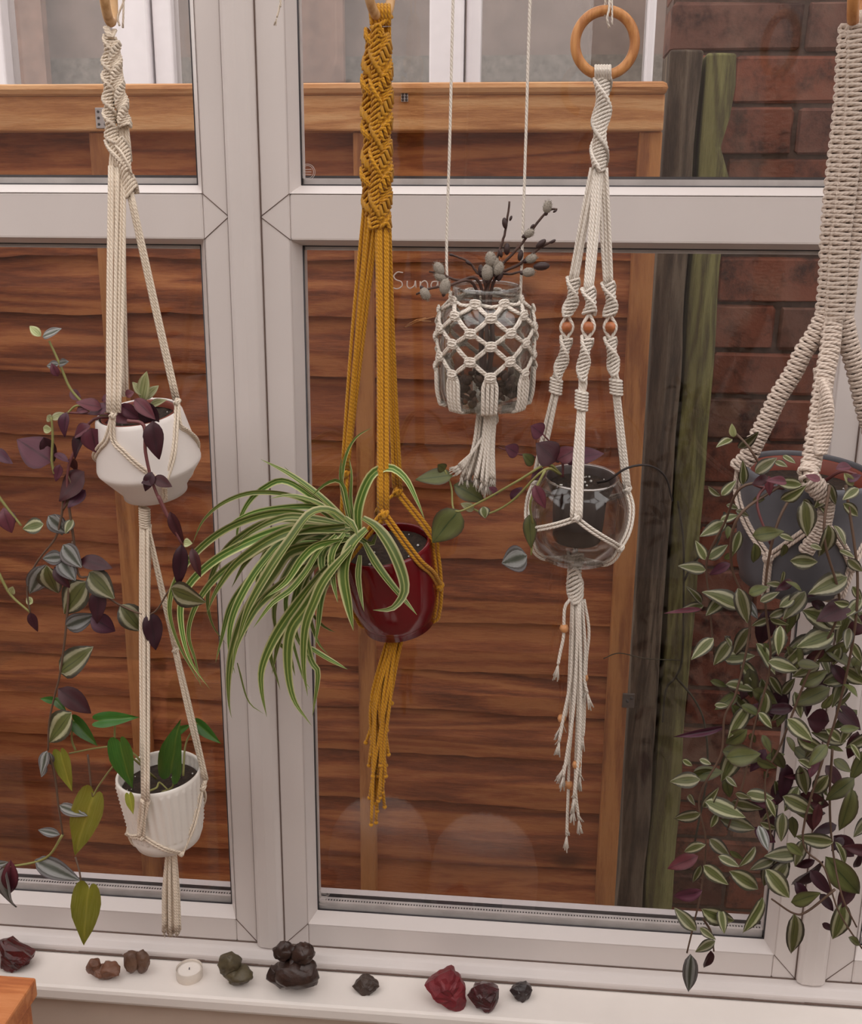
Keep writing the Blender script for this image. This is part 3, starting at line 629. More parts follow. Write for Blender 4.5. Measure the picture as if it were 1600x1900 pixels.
# ------------------------------------------------------------------ hanger 3: netted glass jar
YJ = YH+.01
J = lambda x, y, d=0: P(x, y, YJ+d)
h3 = empty('macrame_hanger', J(893, 910), 'white knotted net hanger with two long strings around the glass jar', 'hanger')
jar = Pot(903, 531, YJ, [(62, 0), (64, 3), (64, 14), (60, 20), (66, 28), (82, 42), (89, 62), (89, 185), (84, 210), (72, 222), (60, 225)], 7, 0, .0028)
m = M()
for (x0, y0, x1, y1, a) in ((842, -30, 829, 510, -62), (985, -30, 967, 545, 62)):
    t = P(x0, y0, YJ); e = jar.at(a, 26, .003); m.tube(spline([e, J(x1, y1-20), J((x0+x1)/2, (y0+y1)/2), t, Vector((t.x+.004, YJ, zRail-.003)), Vector((t.x+.004, YH, zRail+.0105)), Vector((t.x+.004, YH-.011, zRail))], 5), .0016, 7)
m.build('hanging_string', NAT, h3)
m = M(); r = .0017; rowsJ = [(22, 22.5), (42, 0), (69, 22.5), (91, 0), (120, 22.5), (147, 0)]; base_a = 8
q = [jar.at(a, 24+2*math.sin(a*.14), .0025) for a in range(0, 360, 10)]; m.tube(q, .0019, 7, True)
for ri, (d, o) in enumerate(rowsJ):
    for c in range(8):
        a = base_a+c*45+o
        p = jar.at(a, d, .0032); t_ = (jar.at(a+5, d, .0032)-p).normalized()
        for k in (-1, 0, 1):
            m.tube([p+t_*(.0058*math.cos(x*math.pi/5))+Vector((0, 0, k*.0024+.0022*math.sin(x*math.pi/5)))+(p-jar.at(a, d, 0)).normalized()*(.0008+.001*(k == 0)) for x in range(10)], .0014, 6, True)
        if ri < len(rowsJ)-1:
            d2 = rowsJ[ri+1][0]
            for sg in (-1, 1):
                for g in (-2.2, 2.2): m.tube(over(jar, [(a+sg*1.2+g*.5, d), (a+sg*11+g*.8, (d+d2)/2), (a+sg*21.5+g*.5, d2)], .0026), r, 6)
for c in range(8):
    a = base_a+c*45
    for g in (-7.5, -2.5, 2.5, 7.5):
        m.tube(spline(over(jar, [(a+g*.5, 149), (a+g, 165), (a+g, 190), (a+g, 209), (a+g, 220)], .0028)+[jar.bot+Vector((0, 0, -.003))], 3), .0022, 7)
m.build('net', NAT, h3)
m = M(); f = M(); tb = jar.bot+Vector((.002, 0, -.003))
wrap(m, tb, J(906, 778), .011, .0017)
for i in range(44):
    a = random.uniform(0, 6.28); q = math.sqrt(random.random()); e = J(890+36*q*math.cos(a), 893+random.uniform(-10, 8)+6*math.cos(a)*q, .018*q*math.sin(a)); m.tube(spline([J(905+19*q*math.cos(a), 770, .011*q*math.sin(a)), J(899+22*q*math.cos(a), 830, .013*q*math.sin(a)), e], 5), .0021, 6); fray(f, e, (0, 0, -1), 8, .011, .0005, .3)
for i in range(4):
    e = J(852+i*2, 862+i*3, -.01); m.tube(spline([J(895, 812, -.01), J(878, 838, -.012), e], 5), .0017, 6); fray(f, e, (-.8, 0, -.5), 8, .012, .0005, .35)
m.build('tassel', NAT, h3); f.build('frayed_end', NAT, h3)['kind'] = 'stuff'
jr = empty('glass_jar', jar.bot, 'clear glass storage jar in a white knotted net', 'jar'); jb = jar.body('body', JARG, jr)
m = M(); m.tube([jar.at(a, 2, -.001) for a in range(0, 360, 10)], .0018, 7, True); m.tube([jar.at(a, 16, 0) for a in range(0, 360, 10)], .0012, 6, True); m.build('screw_thread', JARG, jr)
m = M()
for i in range(110):
    a = random.uniform(0, 6.28); q = .043*math.sqrt(random.random()); rr = random.uniform(.003, .0065)
    m.ball(jar.bot+Vector((q*math.cos(a), q*math.sin(a), .007+random.uniform(0, .034))), (rr, rr*.8, rr*.6), 7, 5, Euler((random.random()*3, random.random()*3, 0)).to_matrix())
st = m.build('pebble_fill', plain('bark_and_pebbles', (.10, .06, .045), .8, var=.5, scale=70)); tag(st, 'brown bark chips and pebbles heaped inside the glass jar', 'pebbles', kind='stuff')
# pussy willow twigs: each a thing of its own
def twig(pts, label, cats=(), buds=(), r0=.0022, d=0):
    path = spline([J(905+random.uniform(-12, 12), 735, 0), J(905+random.uniform(-14, 14), 640, random.uniform(-.015, .015)), J(*pts[0], d*.3)]+[J(x, y, d) for x, y in pts[1:]], 6)
    t = empty('willow_twig', path[0], label, 'twig', 'pussy willow twigs in the jar'); n = len(path)
    m = M(); m.tube([p+Vector((random.uniform(-1, 1), 0, random.uniform(-1, 1)))*.0004 for p in path], [r0*(1-.5*i/n) for i in range(n)], 7); m.build('branch', TWIG, t)
    for (x, y, ln, an) in cats:
        p = J(x, y, d-.004); R_ = Euler((0, math.radians(an), 0)).to_matrix(); k = M()
        k.ball(p, (ln*s0*.36, ln*s0*.36, ln*s0*.5), 12, 9, R_); c = k.build('catkin', CATK, t)
        h = M()
        for q in range(70):
            v = Vector((random.gauss(0, 1), random.gauss(0, 1), random.gauss(0, 1))).normalized(); v2 = R_ @ Vector((v.x*ln*s0*.35, v.y*ln*s0*.35, v.z*ln*s0*.49)); h.tube([p+v2, p+v2*1.22+R_ @ Vector((0, 0, .0008))], .00016, 3)
        h.build('fur', CATK, c)['kind'] = 'stuff'
        M().ball(p-R_ @ Vector((0, 0, ln*s0*.48)), (.0022, .0022, .003), 8, 5, R_).build('bud_scale', BUD, t)
    for (x, y, ln, an) in buds: M().ball(J(x, y, d-.003), (ln*s0*.25, ln*s0*.25, ln*s0*.5), 8, 6, Euler((0, math.radians(an), 0)).to_matrix()).build('bud', BUD, t)
twig([(905, 525), (925, 470), (938, 430), (946, 373)], 'tallest dark willow twig standing upright in the jar', (), [(937, 414, 20, -10), (941, 462, 22, 0), (948, 405, 10, 20), (929, 470, 16, -15)])
twig([(908, 525), (960, 462), (1012, 396), (1034, 388)], 'long willow twig slanting right with a furry catkin near its tip', [(1016, 384, 22, 10), (982, 433, 20, 60)], [(1030, 392, 8, 60), (988, 420, 10, 40)], d=-.006)
twig([(915, 525), (965, 490), (1000, 462), (1030, 445)], 'willow twig leaning right with dark buds above the jar rim', [(986, 480, 22, 65)], [(1004, 452, 22, 50), (966, 474, 20, 10), (1026, 448, 12, 60)], d=-.002)
twig([(900, 525), (885, 505), (868, 485), (835, 472)], 'bare short willow twig curving left over the jar', (), [(870, 488, 14, -60), (893, 503, 24, -5), (838, 473, 10, -80)], d=.006)
twig([(918, 520), (950, 508), (988, 500)], 'short willow twig reaching right with a low catkin', [(981, 505, 23, 80)], [(1005, 494, 30, 85), (926, 514, 18, 60)], d=-.008)
twig([(890, 525), (850, 520), (822, 510), (797, 503)], 'willow twig over the left jar rim with two grey catkins', [(815, 499, 26, -30), (817, 514, 22, -60)], (), d=-.012)
twig([(880, 528), (830, 530), (800, 535), (772, 546)], 'lowest willow twig hanging out past the left side of the jar', [(826, 532, 28, 10), (789, 545, 24, 150)], (), d=-.022)
twig([(903, 525), (908, 505), (912, 485)], 'short willow twig crowded with catkins at the jar centre', [(911, 481, 28, -10), (905, 505, 30, 5), (925, 498, 26, 20), (919, 488, 20, 10)], [(928, 512, 20, 20)], d=-.016)

# ------------------------------------------------------------------ hanger 4: ring hanger with beads and glass bowl
h4 = empty('macrame_hanger', H(1065, 1575), 'cream beaded macrame hanger with a large wooden ring holding the glass bowl', 'hanger')
bowl = Pot(1079, 884, YH, [(70, 0), (71, 4), (80, 18), (92, 45), (97, 75), (96, 100), (88, 128), (72, 148), (50, 158), (40, 159)], 8, 1, .0022)
m = M(); ring(m, H(1123, 80), 50.5*s0, 8.7*s0, math.radians(6), 56); m.build('wooden_ring', RINGW, h4)
m = M(); string_up(m, 0, 0, 1128, 30, .0016); m.tube(spline([H(1128, -40, -.006), H(1131, 10, -.008), H(1127, 34, -.008), H(1131, 52, -.004)], 5), .0013, 6); m.tube(spline([H(1134, -40), H(1136, 10, -.006), H(1136, 46, -.006)], 5), .0011, 6); m.build('hanging_string', NAT, h4)
m = M()
for i in range(6):
    x = 1106+i*5.2; m.tube(spline([H(x, 148, .004), H(x, 130, .009), H(x, 122, 0), H(x, 130, -.009), H(x, 148, -.004)], 5), .0017, 7)
m.build('lark_head_knot', NAT, h4)
m = M(); sinnet(m, spline([H(1118, 146), H(1118, 190), H(1114, 240), H(1113, 280), H(1111, 314)], 6), .0090, .0018, .27, .62, .55)
m.build('spiral_sinnet', NAT, h4)
m = M(); r = .0019
for (x0, x1, y1, dep) in ((1104, 1064, 522, -.0), (1111, 1092, 540, -.03), (1119, 1129, 528, 0)): cords(m, H(x0, 312), H(x1, y1, dep), 4, r, 12*s0, 12*s0)
m.build('upper_cord', NAT, h4)
m = M(); bd = []
for (pts, dep, wr, low) in (([(1064, 520), (1053, 588), (1051, 630), (1046, 660), (1034, 700)], 0, (1033, 705, 1031, 728), (1012, 850)), ([(1092, 538), (1094, 585), (1090, 630), (1084, 665), (1081, 700)], -.03, (1080, 728, 1079, 758), (1072, 925)), ([(1129, 528), (1132, 588), (1133, 630), (1137, 665), (1140, 690)], 0, (1143, 706, 1144, 730), (1158, 885))):
    a, b, c, d, e = pts
    sinnet(m, spline([H(a[0], a[1], dep), H((a[0]+b[0])/2+4, (a[1]+b[1])/2, dep), H(b[0], b[1]-6, dep)], 6), .0066, .0017, .38, .7, .5, 1.9)
    sinnet(m, spline([H(c[0], c[1], dep), H(d[0], d[1], dep), H(e[0], e[1], dep)], 6), .0062, .0017, .38, .7, .5, 1.9)
    for sg in (-1, 1): m.tube(spline([H(b[0], b[1]-4, dep), H((b[0]+c[0])/2+sg*11, 607, dep-.001), H(c[0], c[1], dep)], 6), .0019, 7)
    cords(m, H(e[0], e[1]-4, dep), H(wr[0], wr[1], dep), 4, r, 9*s0, 8*s0); wrap(m, H(wr[0], wr[1], dep), H(wr[2], wr[3], dep), .0062, .0018)
    bd.append(((b[0]+c[0])/2, 607, dep-.001))
m.build('knotted_arm', NAT, h4)
for (x, y, d) in bd:
    p = H(x, y, d); M().lathe([(.0018, -.0058), (.0048, -.0045), (.0062, 0), (.0048, .0045), (.0018, .0058)], 16, Matrix.Translation(p)).build('wooden_bead', BEAD, h4)
m = M(); KF = bowl.at(-6, 42, .004); KL = bowl.at(-98, 20, .003); KR = bowl.at(92, 22, .003)
cords(m, H(1079, 757, -.03), KF, 5, .0022, 8*s0, 16*s0); cords(m, H(1031, 727), KL, 4, .002, 8*s0, 9*s0); cords(m, H(1144, 729), KR, 4, .002, 8*s0, 9*s0)
m.build('lower_cord', NAT, h4)
m = M(); r = .0017
for K in (KF, KL, KR): knot(m, K, .0046, r)
for (a1, d1), (a2, d2), (am, dm) in (((-6, 44), (92, 24), (52, 112)), ((-6, 44), (-98, 22), (-64, 92)), ((92, 24), (262, 22), (178, 105))):
    for (A, D) in ((a1, d1), (a2, d2)): pair(m, over(bowl, [(A+(am-A)*t, D+(dm-D)*t) for t in (0, .25, .5, .75, 1)], .0024), r)
    knot(m, bowl.at(am, dm, .003), .0042, r); pair(m, over(bowl, [(am, dm), (am, 132), (am, 148), (am, 157)], .0026)+[bowl.bot+Vector((0, 0, -.003))], r)
m.build('net', NAT, h4)
m = M(); sinnet(m, spline([bowl.bot+Vector((0, 0, -.001)), H(1066, 1075), H(1070, 1108)], 6), .0088, .0020, .3, .8, .5); m.build('spiral_knot', NAT, h4)
m = M(); f = M(); fr = [([(1058, 1112), (1048, 1130), (1046, 1180), (1040, 1210), (1036, 1232)],), ([(1064, 1112), (1060, 1250), (1046, 1330), (1038, 1375)],), ([(1068, 1112), (1064, 1300), (1056, 1400), (1046, 1425)],), ([(1072, 1112), (1072, 1300), (1068, 1450), (1074, 1520)],), ([(1076, 1112), (1078, 1300), (1074, 1400), (1066, 1480)],), ([(1080, 1112), (1086, 1200), (1084, 1258), (1090, 1285)],), ([(1084, 1112), (1093, 1170), (1088, 1230), (1084, 1340), (1082, 1365)],), ([(1066, 1112), (1058, 1350), (1055, 1455), (1052, 1550)],), ([(1074, 1112), (1066, 1300), (1052, 1400), (1046, 1440)],), ([(1070, 1112), (1074, 1380), (1070, 1420), (1064, 1500)],), ([(1078, 1112), (1081, 1330), (1078, 1390), (1076, 1440)],), ([(1062, 1112), (1054, 1300), (1042, 1345)],)]
for i, (pts,) in enumerate(fr):
    d = (i % 4-1.5)*.004; q = spline([H(x, y, d) for x, y in pts], 6); m.tube(q, .0021, 6); fray(f, q[-1], q[-1]-q[-2], 14, .019, .0008, .2); fray(f, q[-2], Vector((random.uniform(-.5, .5), 0, -1)), 3, .014, .0005, .2)
m.build('fringe', NAT, h4); f.build('frayed_end', NAT, h4)['kind'] = 'stuff'
for (x, y, d) in ((1047, 1166, -.006), (1084, 1258, .002), (1070, 1419, -.002), (1055, 1456, .006), (1043, 1333, .004)):
    p = H(x, y, d); M().lathe([(.0018, -.005), (.0044, -.0038), (.0056, 0), (.0044, .0038), (.0018, .005)], 16, Matrix.Translation(p)).build('wooden_bead', BEADP, h4)
gb = empty('glass_bowl', bowl.bot, 'round clear glass bowl planter in the beaded hanger', 'bowl'); bowl.body('body', BOWLG, gb)
inner = Pot(1079, 886, YH, [(66, 0), (64, 4), (60, 16), (50, 40), (46, 118), (44, 122)], 8, 1, .002)
ip = empty('nursery_pot', inner.bot, 'dark nursery pot with a shiny metal rim inside the glass bowl', 'pot'); inner.body('body', DKPOT, ip); inner.soil(12, ip)
M().tube([inner.at(a, 0, .0003) for a in range(0, 360, 8)], .0016, 8, True).build('metal_rim', METAL, ip)

# ------------------------------------------------------------------ hanger 5: thick oatmeal hanger at the right
h5 = empty('macrame_hanger', H(1500, 1110), 'thick oatmeal square-knot macrame hanger at the right edge holding the grey pot', 'hanger')
potE = Pot(1502, 872, YH, [(120, 0), (121, 8), (116, 100), (104, 190), (92, 222), (84, 228)], 6, 2, .005)
m = M(); ring(m, H(1592, -30), 60*s0, .0058, math.radians(70)); m.build('wooden_ring', RINGW, h5)
m = M(); string_up(m, 0, 0, 1592, -88); m.build('hanging_string', OAT, h5)
m = M(); r = .0024
for i in range(4): m.tube(spline([H(1580+i*6, 60, .004), H(1580+i*6, 30, .008), H(1581+i*6, 22, 0), H(1581+i*6, 34, -.008), H(1580+i*6, 62, -.005)], 5), .0022, 7)
colA = [(1577, 50), (1572, 110), (1566, 200), (1556, 290), (1548, 360), (1541, 450), (1538, 520), (1532, 580)]
colB = [(1590, 50), (1590, 110), (1586, 200), (1577, 290), (1568, 370), (1558, 450), (1553, 520), (1548, 590)]
colC = [(1604, 50), (1608, 120), (1606, 200), (1600, 290), (1594, 370), (1584, 440), (1574, 500), (1568, 560), (1564, 590)]
colD = [(1600, 380), (1604, 440), (1588, 500)]
for c_, d in ((colA, 0), (colB, -.005), (colC, .003)): sinnet(m, spline([H(x, y, d) for x, y in c_], 6), .0092, r, 0, .62, .2, 1.9)
m.build('knotted_section', OAT, h5)
m = M()
armL = [(1532, 582), (1512, 622), (1490, 655), (1472, 692), (1445, 735), (1425, 775), (1402, 820), (1388, 848)]
armM = [(1546, 590), (1540, 650), (1530, 700), (1522, 760), (1514, 810), (1504, 868), (1500, 885)]
armR = [(1566, 590), (1576, 640), (1590, 690), (1604, 750), (1618, 800), (1626, 840)]
for a_, d0, d1 in ((armL, 0, 0), (armM, -.003, -.088), (armR, .003, .01)):
    q = [H(x, y, d0+(d1-d0)*i/(len(a_)-1)) for i, (x, y) in enumerate(a_)]; q.append(potE.at(-92, 5, .005) if a_ is armL else potE.at(-1, 6, .009) if a_ is armM else potE.at(95, 5, .005)); sinnet(m, spline(q, 6), .0088, r*.95, 0, .7, .18, 1.85)
q = [H(x, y, (-.02, -.052, -.062, -.07)[i]) for i, (x, y) in enumerate(((1526, 690), (1533, 745), (1528, 800), (1522, 840)))]; sinnet(m, spline(q, 6), .0075, r*.9, .16, .7, .3)
m.build('knotted_arm', OAT, h5)
m = M(); KL = potE.at(-93, 6, .004); KM = potE.at(0, 8, .008); KR = potE.at(95, 6, .004)
for (a1, d1), (a2, d2), (am, dm) in (((0, 8), (95, 6), (45, 150)), ((0, 8), (-93, 6), (-38, 140)), ((95, 6), (267, 6), (180, 150))):
    for (A, D) in ((a1, d1), (a2, d2)): pair(m, over(potE, [(A, D), (A, D+40)]+[(A+(am-A)*t, D+40+(dm-D-40)*t) for t in (.3, .6, 1)], .003), .0022)
    knot(m, potE.at(am, dm, .004), .0055, .0022); pair(m, over(potE, [(am, dm), (am, 190), (am, 224)], .003)+[potE.bot+Vector((0, 0, -.004))], .0022)
sinnet(m, spline([KM, potE.at(0, 60, .008), potE.at(-8, 110, .006)], 6), .007, r*.9, 0, .7, .16)
m.build('net', OAT, h5)
pe = empty('grey_pot', potE.bot, 'large slate grey pot overflowing with striped trailing leaves', 'pot'); potE.body('body', GREY, pe)
M().lathe([(108*s0, -10*s0), (106*s0, -6*s0), (102*s0, -8*s0), (99*s0, -40*s0)], 48, potE.mat, cap=False).build('inner_pot_rim', TERRA, pe); potE.soil(34, pe, inset=.012)

# loose string with a frayed end beside the centre post
m = M(); q = spline([Vector((H(516, 5).x+.002, YH+.005, zRail+.010)), H(520, -30), H(519, 10), H(514, 32)], 6); m.tube(q, .001, 6)
ls = empty('loose_string', q[-1], 'short loose pink-white string end dangling in front of the centre post', 'string'); m.build('cord', CREAM, ls)
f = M(); fray(f, q[-1], (-.6, 0, -1), 9, .007, .0004, .5); f.build('frayed_end', CREAM, ls)['kind'] = 'stuff'

# ------------------------------------------------------------------ leaves
def leaf_mesh(name, mat, broad=.38, fold=.35, droop=.16, heart=False, n=8):
    vs = []; uv = []; fs = []; W = (-1, -.66, -.33, 0, .33, .66, 1) if heart else (-1, -.5, 0, .5, 1); nw = len(W)
    for i in range(n+1):
        t = i/n
        if heart: w_ = .5*(math.sin(math.pi*min(1, (t*.84+.16)))**.7)*(1-.35*t*t) if t < 1 else .0
        else: w_ = .5*(math.sin(math.pi*t**broad_p(broad))**.85) if 0 < t < 1 else .015
        for v in W:
            back = (-.17*math.sin(math.pi*min(1, abs(v)*.93))*(1-t)**5 if heart else 0)
            vs.append((t+back, v*w_, -droop*t*t+fold*abs(v)*w_*(1-.6*abs(v))+.015*math.sin(t*9+v*2))); uv.append((t, .5+.5*v))
    for i in range(n):
        for k in range(nw-1): a = i*nw+k; fs.append((a, a+nw, a+nw+1, a+1))
    me = bpy.data.meshes.new(name); me.from_pydata(vs, [], fs); ul = me.uv_layers.new(name='UVMap')
    for lp in me.loops: ul.data[lp.index].uv = uv[lp.vertex_index]
    me.polygons.foreach_set('use_smooth', [True]*len(me.polygons)); me.materials.append(mat); return me
def heart_mesh(name, mat, curl=.15, cup=.3):
    ol = [(-.09, .06), (-.14, .15), (-.14, .26), (-.08, .37), (.03, .45), (.16, .49), (.32, .475), (.5, .40), (.66, .29), (.8, .17), (.91, .075), (1, .0)]; vs = []; uv = []; fs = []; W = (-1, -.66, -.33, 0, .33, .66, 1)
    for (t, w_) in ol:
        tm = max(0, t) if t > 0 else 0.0
        for v in W:
            x = tm+(t-tm)*abs(v); y = v*w_; vs.append((x, y, -curl*x*abs(x)+cup*abs(y)*(1-abs(y))+.012*math.sin(x*11+v*3))); uv.append((max(0, x), .5+.5*y/.49))
    for i in range(len(ol)-1):
        for k in range(6): a = i*7+k; fs.append((a, a+7, a+8, a+1))
    me = bpy.data.meshes.new(name); me.from_pydata(vs, [], fs); ul = me.uv_layers.new(name='UVMap')
    for l_ in me.loops: ul.data[l_.index].uv = uv[l_.vertex_index]
    me.polygons.foreach_set('use_smooth', [True]*len(me.polygons)); me.materials.append(mat); return me
def broad_p(b): return math.log(.5)/math.log(b)
KINDS = {}; WF = 1.32
for k_, mt in (('z', ZEB), ('o', OLI), ('s', SIL), ('p', PUR), ('d', DPU), ('g', PGR)):
    KINDS[k_] = [leaf_mesh('leaf', mt, .40, .34, .12), leaf_mesh('leaf', mt, .44, .5, .30), leaf_mesh('leaf', mt, .38, .22, .05)]
KINDS['h'] = [heart_mesh('leaf', POT)]; KINDS['y'] = [heart_mesh('leaf', POY, .12, .2)]
def leaf(root, a, b, kind='z', wd=.42, face=None, rnd=.45, width=None):
    # a leaf from a to b (world points); face = the way its upper side looks
    d = b-a; L = max(.008, d.length); X = d.normalized()
    N_ = (Vector(face) if face else Vector((0, -1, .55)))+Vector((random.gauss(0, rnd), random.gauss(0, rnd*.5), random.gauss(0, rnd)))
    N_ = N_-X*N_.dot(X)
    if N_.length < .1: N_ = X.orthogonal()
    N_.normalize(); Y = N_.cross(X); W = (width or L*wd)*(1.12 if kind in 'hy' else WF); me = random.choice(KINDS[kind])
    o = bpy.data.objects.new('leaf', me); COL.objects.link(o); o.parent = root
    mt = Matrix(((X.x*L, Y.x*W, N_.x*L, a.x-root.location.x), (X.y*L, Y.y*W, N_.y*L, a.y-root.location.y), (X.z*L, Y.z*W, N_.z*L, a.z-root.location.z), (0, 0, 0, 1)))
    o.matrix_local = mt; return o
def lp(root, A, B, kind='z', da=0, db=None, wpx=None, wd=.44, y=None, **kw):
    y = YH if y is None else y; db = da if db is None else db
    a = P(A[0], A[1], y+da); b = P(B[0], B[1], y+db)
    if wpx is None: wpx = max(13, wd*math.hypot(A[0]-B[0], A[1]-B[1]))
    return leaf(root, a, b, kind, width=wpx*s0, **kw)
def stems(root, mat, lines, r=.0016, y=None, name='stem'):
    y = YH if y is None else y
    for pts in lines:
        q = spline([P(p[0], p[1], y+(p[2] if len(p) > 2 else 0)) for p in pts], 6); M().tube(q, [r*(1-.35*i/len(q)) for i in range(len(q))], 6).build(name, mat, root)

# ---- purple wandering plant in the white pot
c4 = lambda x, y: (x/2.963, 440+y/2.963); c1 = lambda x, y: (x/2.963, 920+y/2.963); cb = lambda x, y: (x/2.963, 1400+y/2.963)
pl1 = empty('trailing_plant', potA.mat @ Vector((0, 0, -.01)), 'purple and silver striped trailing plant in the upper white pot at left', 'plant')
D = -.03
L4 = [(225,545,160,485,'g'),(235,550,335,500,'s'),(325,700,248,706,'s'),(325,697,368,682,'s'),(320,765,280,700,'p'),(445,895,368,830,'p'),(285,1235,95,1110,'p'),(283,1000,360,965,'g'),(285,1005,255,985,'g'),(285,1060,222,1050,'g'),(370,960,330,1090,'p'),(500,1040,375,1090,'p'),(465,1075,380,1205,'d'),(500,1050,535,1188,'p'),(300,1190,378,1230,'p'),(330,1250,305,1345,'p'),(465,1290,318,1450,'d'),(470,1390,370,1487,'p'),(-30,1170,65,1245,'p'),(600,930,480,970,'p'),(600,960,760,1010,'p'),(660,920,770,1000,'p'),(560,940,420,900,'p'),(740,890,840,985,'p'),(800,900,850,1090,'d'),(840,1010,862,1222,'d'),(785,900,802,738,'g'),(785,870,735,795,'g'),(795,890,868,812,'g'),(700,940,792,962,'g'),(825,935,888,888,'g'),(690,870,730,850,'p'),(560,900,640,860,'p'),(640,1000,560,1045,'p'),(845,1340,778,1350,'d'),(845,1320,945,1372,'d'),(835,1290,800,1392,'d'),(390,1210,420,1290,'d'),(240,1100,300,1240,'d'),(420,960,520,920,'p')]
for (x0, y0, x1, y1, k) in L4:
    dd = -.035 if x0 > 480 and y0 < 1100 else (-.085 if x0 > 750 else -.02)
    if x0 > 760 and y0 > 990: dd = -.085
    if k == 'g' and x0 > 600: dd = -.02
    big = {(285, 1235): 52, (465, 1290): 42, (500, 1050): 36}.get((x0, y0))
    lp(pl1, c4(x0, y0), c4(x1, y1), k, dd, dd+random.uniform(-.015, .01), wpx=big, rnd=.35)
L1 = [(935,85,1003,265,'d'),(1000,265,980,505,'d'),(1055,285,1095,440,'d'),(1010,255,1045,260,'g'),(165,640,205,748,'d'),(240,155,118,180,'z'),(300,100,340,220,'s'),(265,110,365,205,'s'),(400,130,355,205,'z'),(345,335,232,345,'s'),(345,270,445,395,'s'),(330,345,415,465,'s'),(445,350,615,395,'d'),(250,380,165,545,'s'),(255,380,300,560,'z'),(300,390,368,505,'d'),(475,470,338,655,'z'),(490,420,625,565,'z'),(550,510,525,705,'d'),(660,600,785,742,'z'),(825,640,858,850,'d'),(940,510,1125,590,'z'),(360,720,500,668,'s'),(500,665,628,745,'p'),(330,975,505,830,'z'),(320,1060,505,1195,'d'),(395,1190,252,1362,'z'),(60,180,15,60,'p'),(20,80,55,200,'p'),(180,590,140,560,'g'),(60,540,70,500,'g'),(260,1400,222,1540,'s'),(270,1410,275,1490,'s')]
for (x0, y0, x1, y1, k) in L1:
    dd = -.085 if x0 > 900 and y0 < 600 else -.02; lp(pl1, c1(x0, y0), c1(x1, y1), k, dd, dd+random.uniform(-.015, .008), wd=.27 if k == 'd' and x0 > 900 else .42 if k == 'd' else .60, rnd=.3)
for (x0, y0, x1, y1, k) in [(255,60,225,125,'s'),(325,280,478,338,'s'),(330,440,205,412,'s'),(190,580,438,692,'s'),(30,600,18,885,'s'),(60,580,50,800,'p'),(-20,600,30,600,'s')]: lp(pl1, cb(x0, y0), cb(x1, y1), k, -.02, -.025, wd=.36, rnd=.3)
Z3 = lambda f, pts, d=-.02: [(*f(x, y), d) for x, y in pts]
stems(pl1, STEMG, [Z3(c4, [(700, 1000), (520, 965), (440, 895), (380, 820), (330, 700), (270, 570)]), Z3(c4, [(300, 1300), (285, 1230), (290, 1100), (283, 990)]), Z3(c4, [(690, 1000), (560, 950), (430, 925), (370, 970)]), Z3(c1, [(-10, 0), (50, 80), (118, 165)]), Z3(c1, [(-10, 420), (60, 545), (165, 640)]), Z3(cb, [(345, 440), (250, 570), (50, 615), (-30, 600)])], .0019)
stems(pl1, STEMP, [Z3(c4, [(740, 1010), (560, 975), (380, 965)]), Z3(c4, [(760, 1015), (520, 1000), (400, 1200), (372, 1300), (370, 1410), (345, 1500)]), Z3(c4, [(700, 1010), (790, 1035), (800, 1180), (830, 1320), (870, 1430), (920, 1540)], -.085), Z3(c1, [(870, 0), (925, 115), (1000, 265)], -.085)], .0022)
stems(pl1, STEM, [Z3(c1, [(345, 0), (345, 60), (330, 150), (300, 240), (200, 370), (150, 500), (165, 640)]), Z3(c1, [(370, 0), (385, 100), (405, 240), (430, 430), (490, 450), (540, 510), (660, 600), (830, 650), (935, 510)]), Z3(c4, [(345, 1500), (400, 1400), (370, 1300)]), Z3(c1, [(400, 250), (380, 500), (370, 650), (355, 800), (330, 980), (300, 1100), (270, 1250), (265, 1400)]), Z3(cb, [(265, 0), (290, 60), (310, 180), (320, 270), (345, 440)])], .0017)
# ---- pothos in the textured pot
pl2 = empty('pothos_plant', potB.mat @ Vector((0, 0, -.014)), 'green heart-leaved pothos trailing left from the lower textured pot', 'plant')
for A, B, k, d, w_ in (((184, 1337), (253, 1330), 'h', -.01, 30), ((137, 1337), (180, 1385), 'h', 0, 28), ((223, 1378), (240, 1468), 'h', -.062, 50), ((318, 1434), (325, 1342), 'h', -.03, 56), ((366, 1342), (409, 1381), 'h', .02, 24), ((330, 1358), (352, 1345), 'h', .02, 16), ((113, 1398), (130, 1472), 'y', -.01, 36), ((174, 1478), (130, 1594), 'y', -.02, 66), ((165, 1650), (149, 1762), 'y', -.03, 62), ((100, 1300), (74, 1296), 'h', 0, 14), ((104, 1300), (122, 1320), 'h', 0, 16), ((240, 1475), (246, 1512), 'y', -.066, 18)):
    lp(pl2, A, B, k, d, d-.008, wpx=w_, rnd=.15)
stems(pl2, STEMG, [[(280, 1440, -.01), (250, 1400, -.02), (217, 1386, -.02), (180, 1388), (128, 1398)], [(290, 1445, -.01), (235, 1400, -.05), (213, 1418, -.05), (185, 1455, -.02), (172, 1478, -.02)], [(213, 1385), (213, 1350), (215, 1335)], [(140, 1392), (133, 1370), (137, 1337)], [(340, 1440), (345, 1380, .02), (366, 1342, .02)], [(300, 1470, -.02), (320, 1460, -.02), (322, 1434, -.03)], [(270, 1470, -.045), (290, 1462, -.04), (296, 1452, -.03), (312, 1466, -.03)]], .0015)
stems(pl2, STEM, [[(163, 1400, -.01), (168, 1450, -.015), (172, 1478, -.02)], [(140, 1590, -.02), (148, 1620, -.028), (152, 1655, -.03)]], .0014)
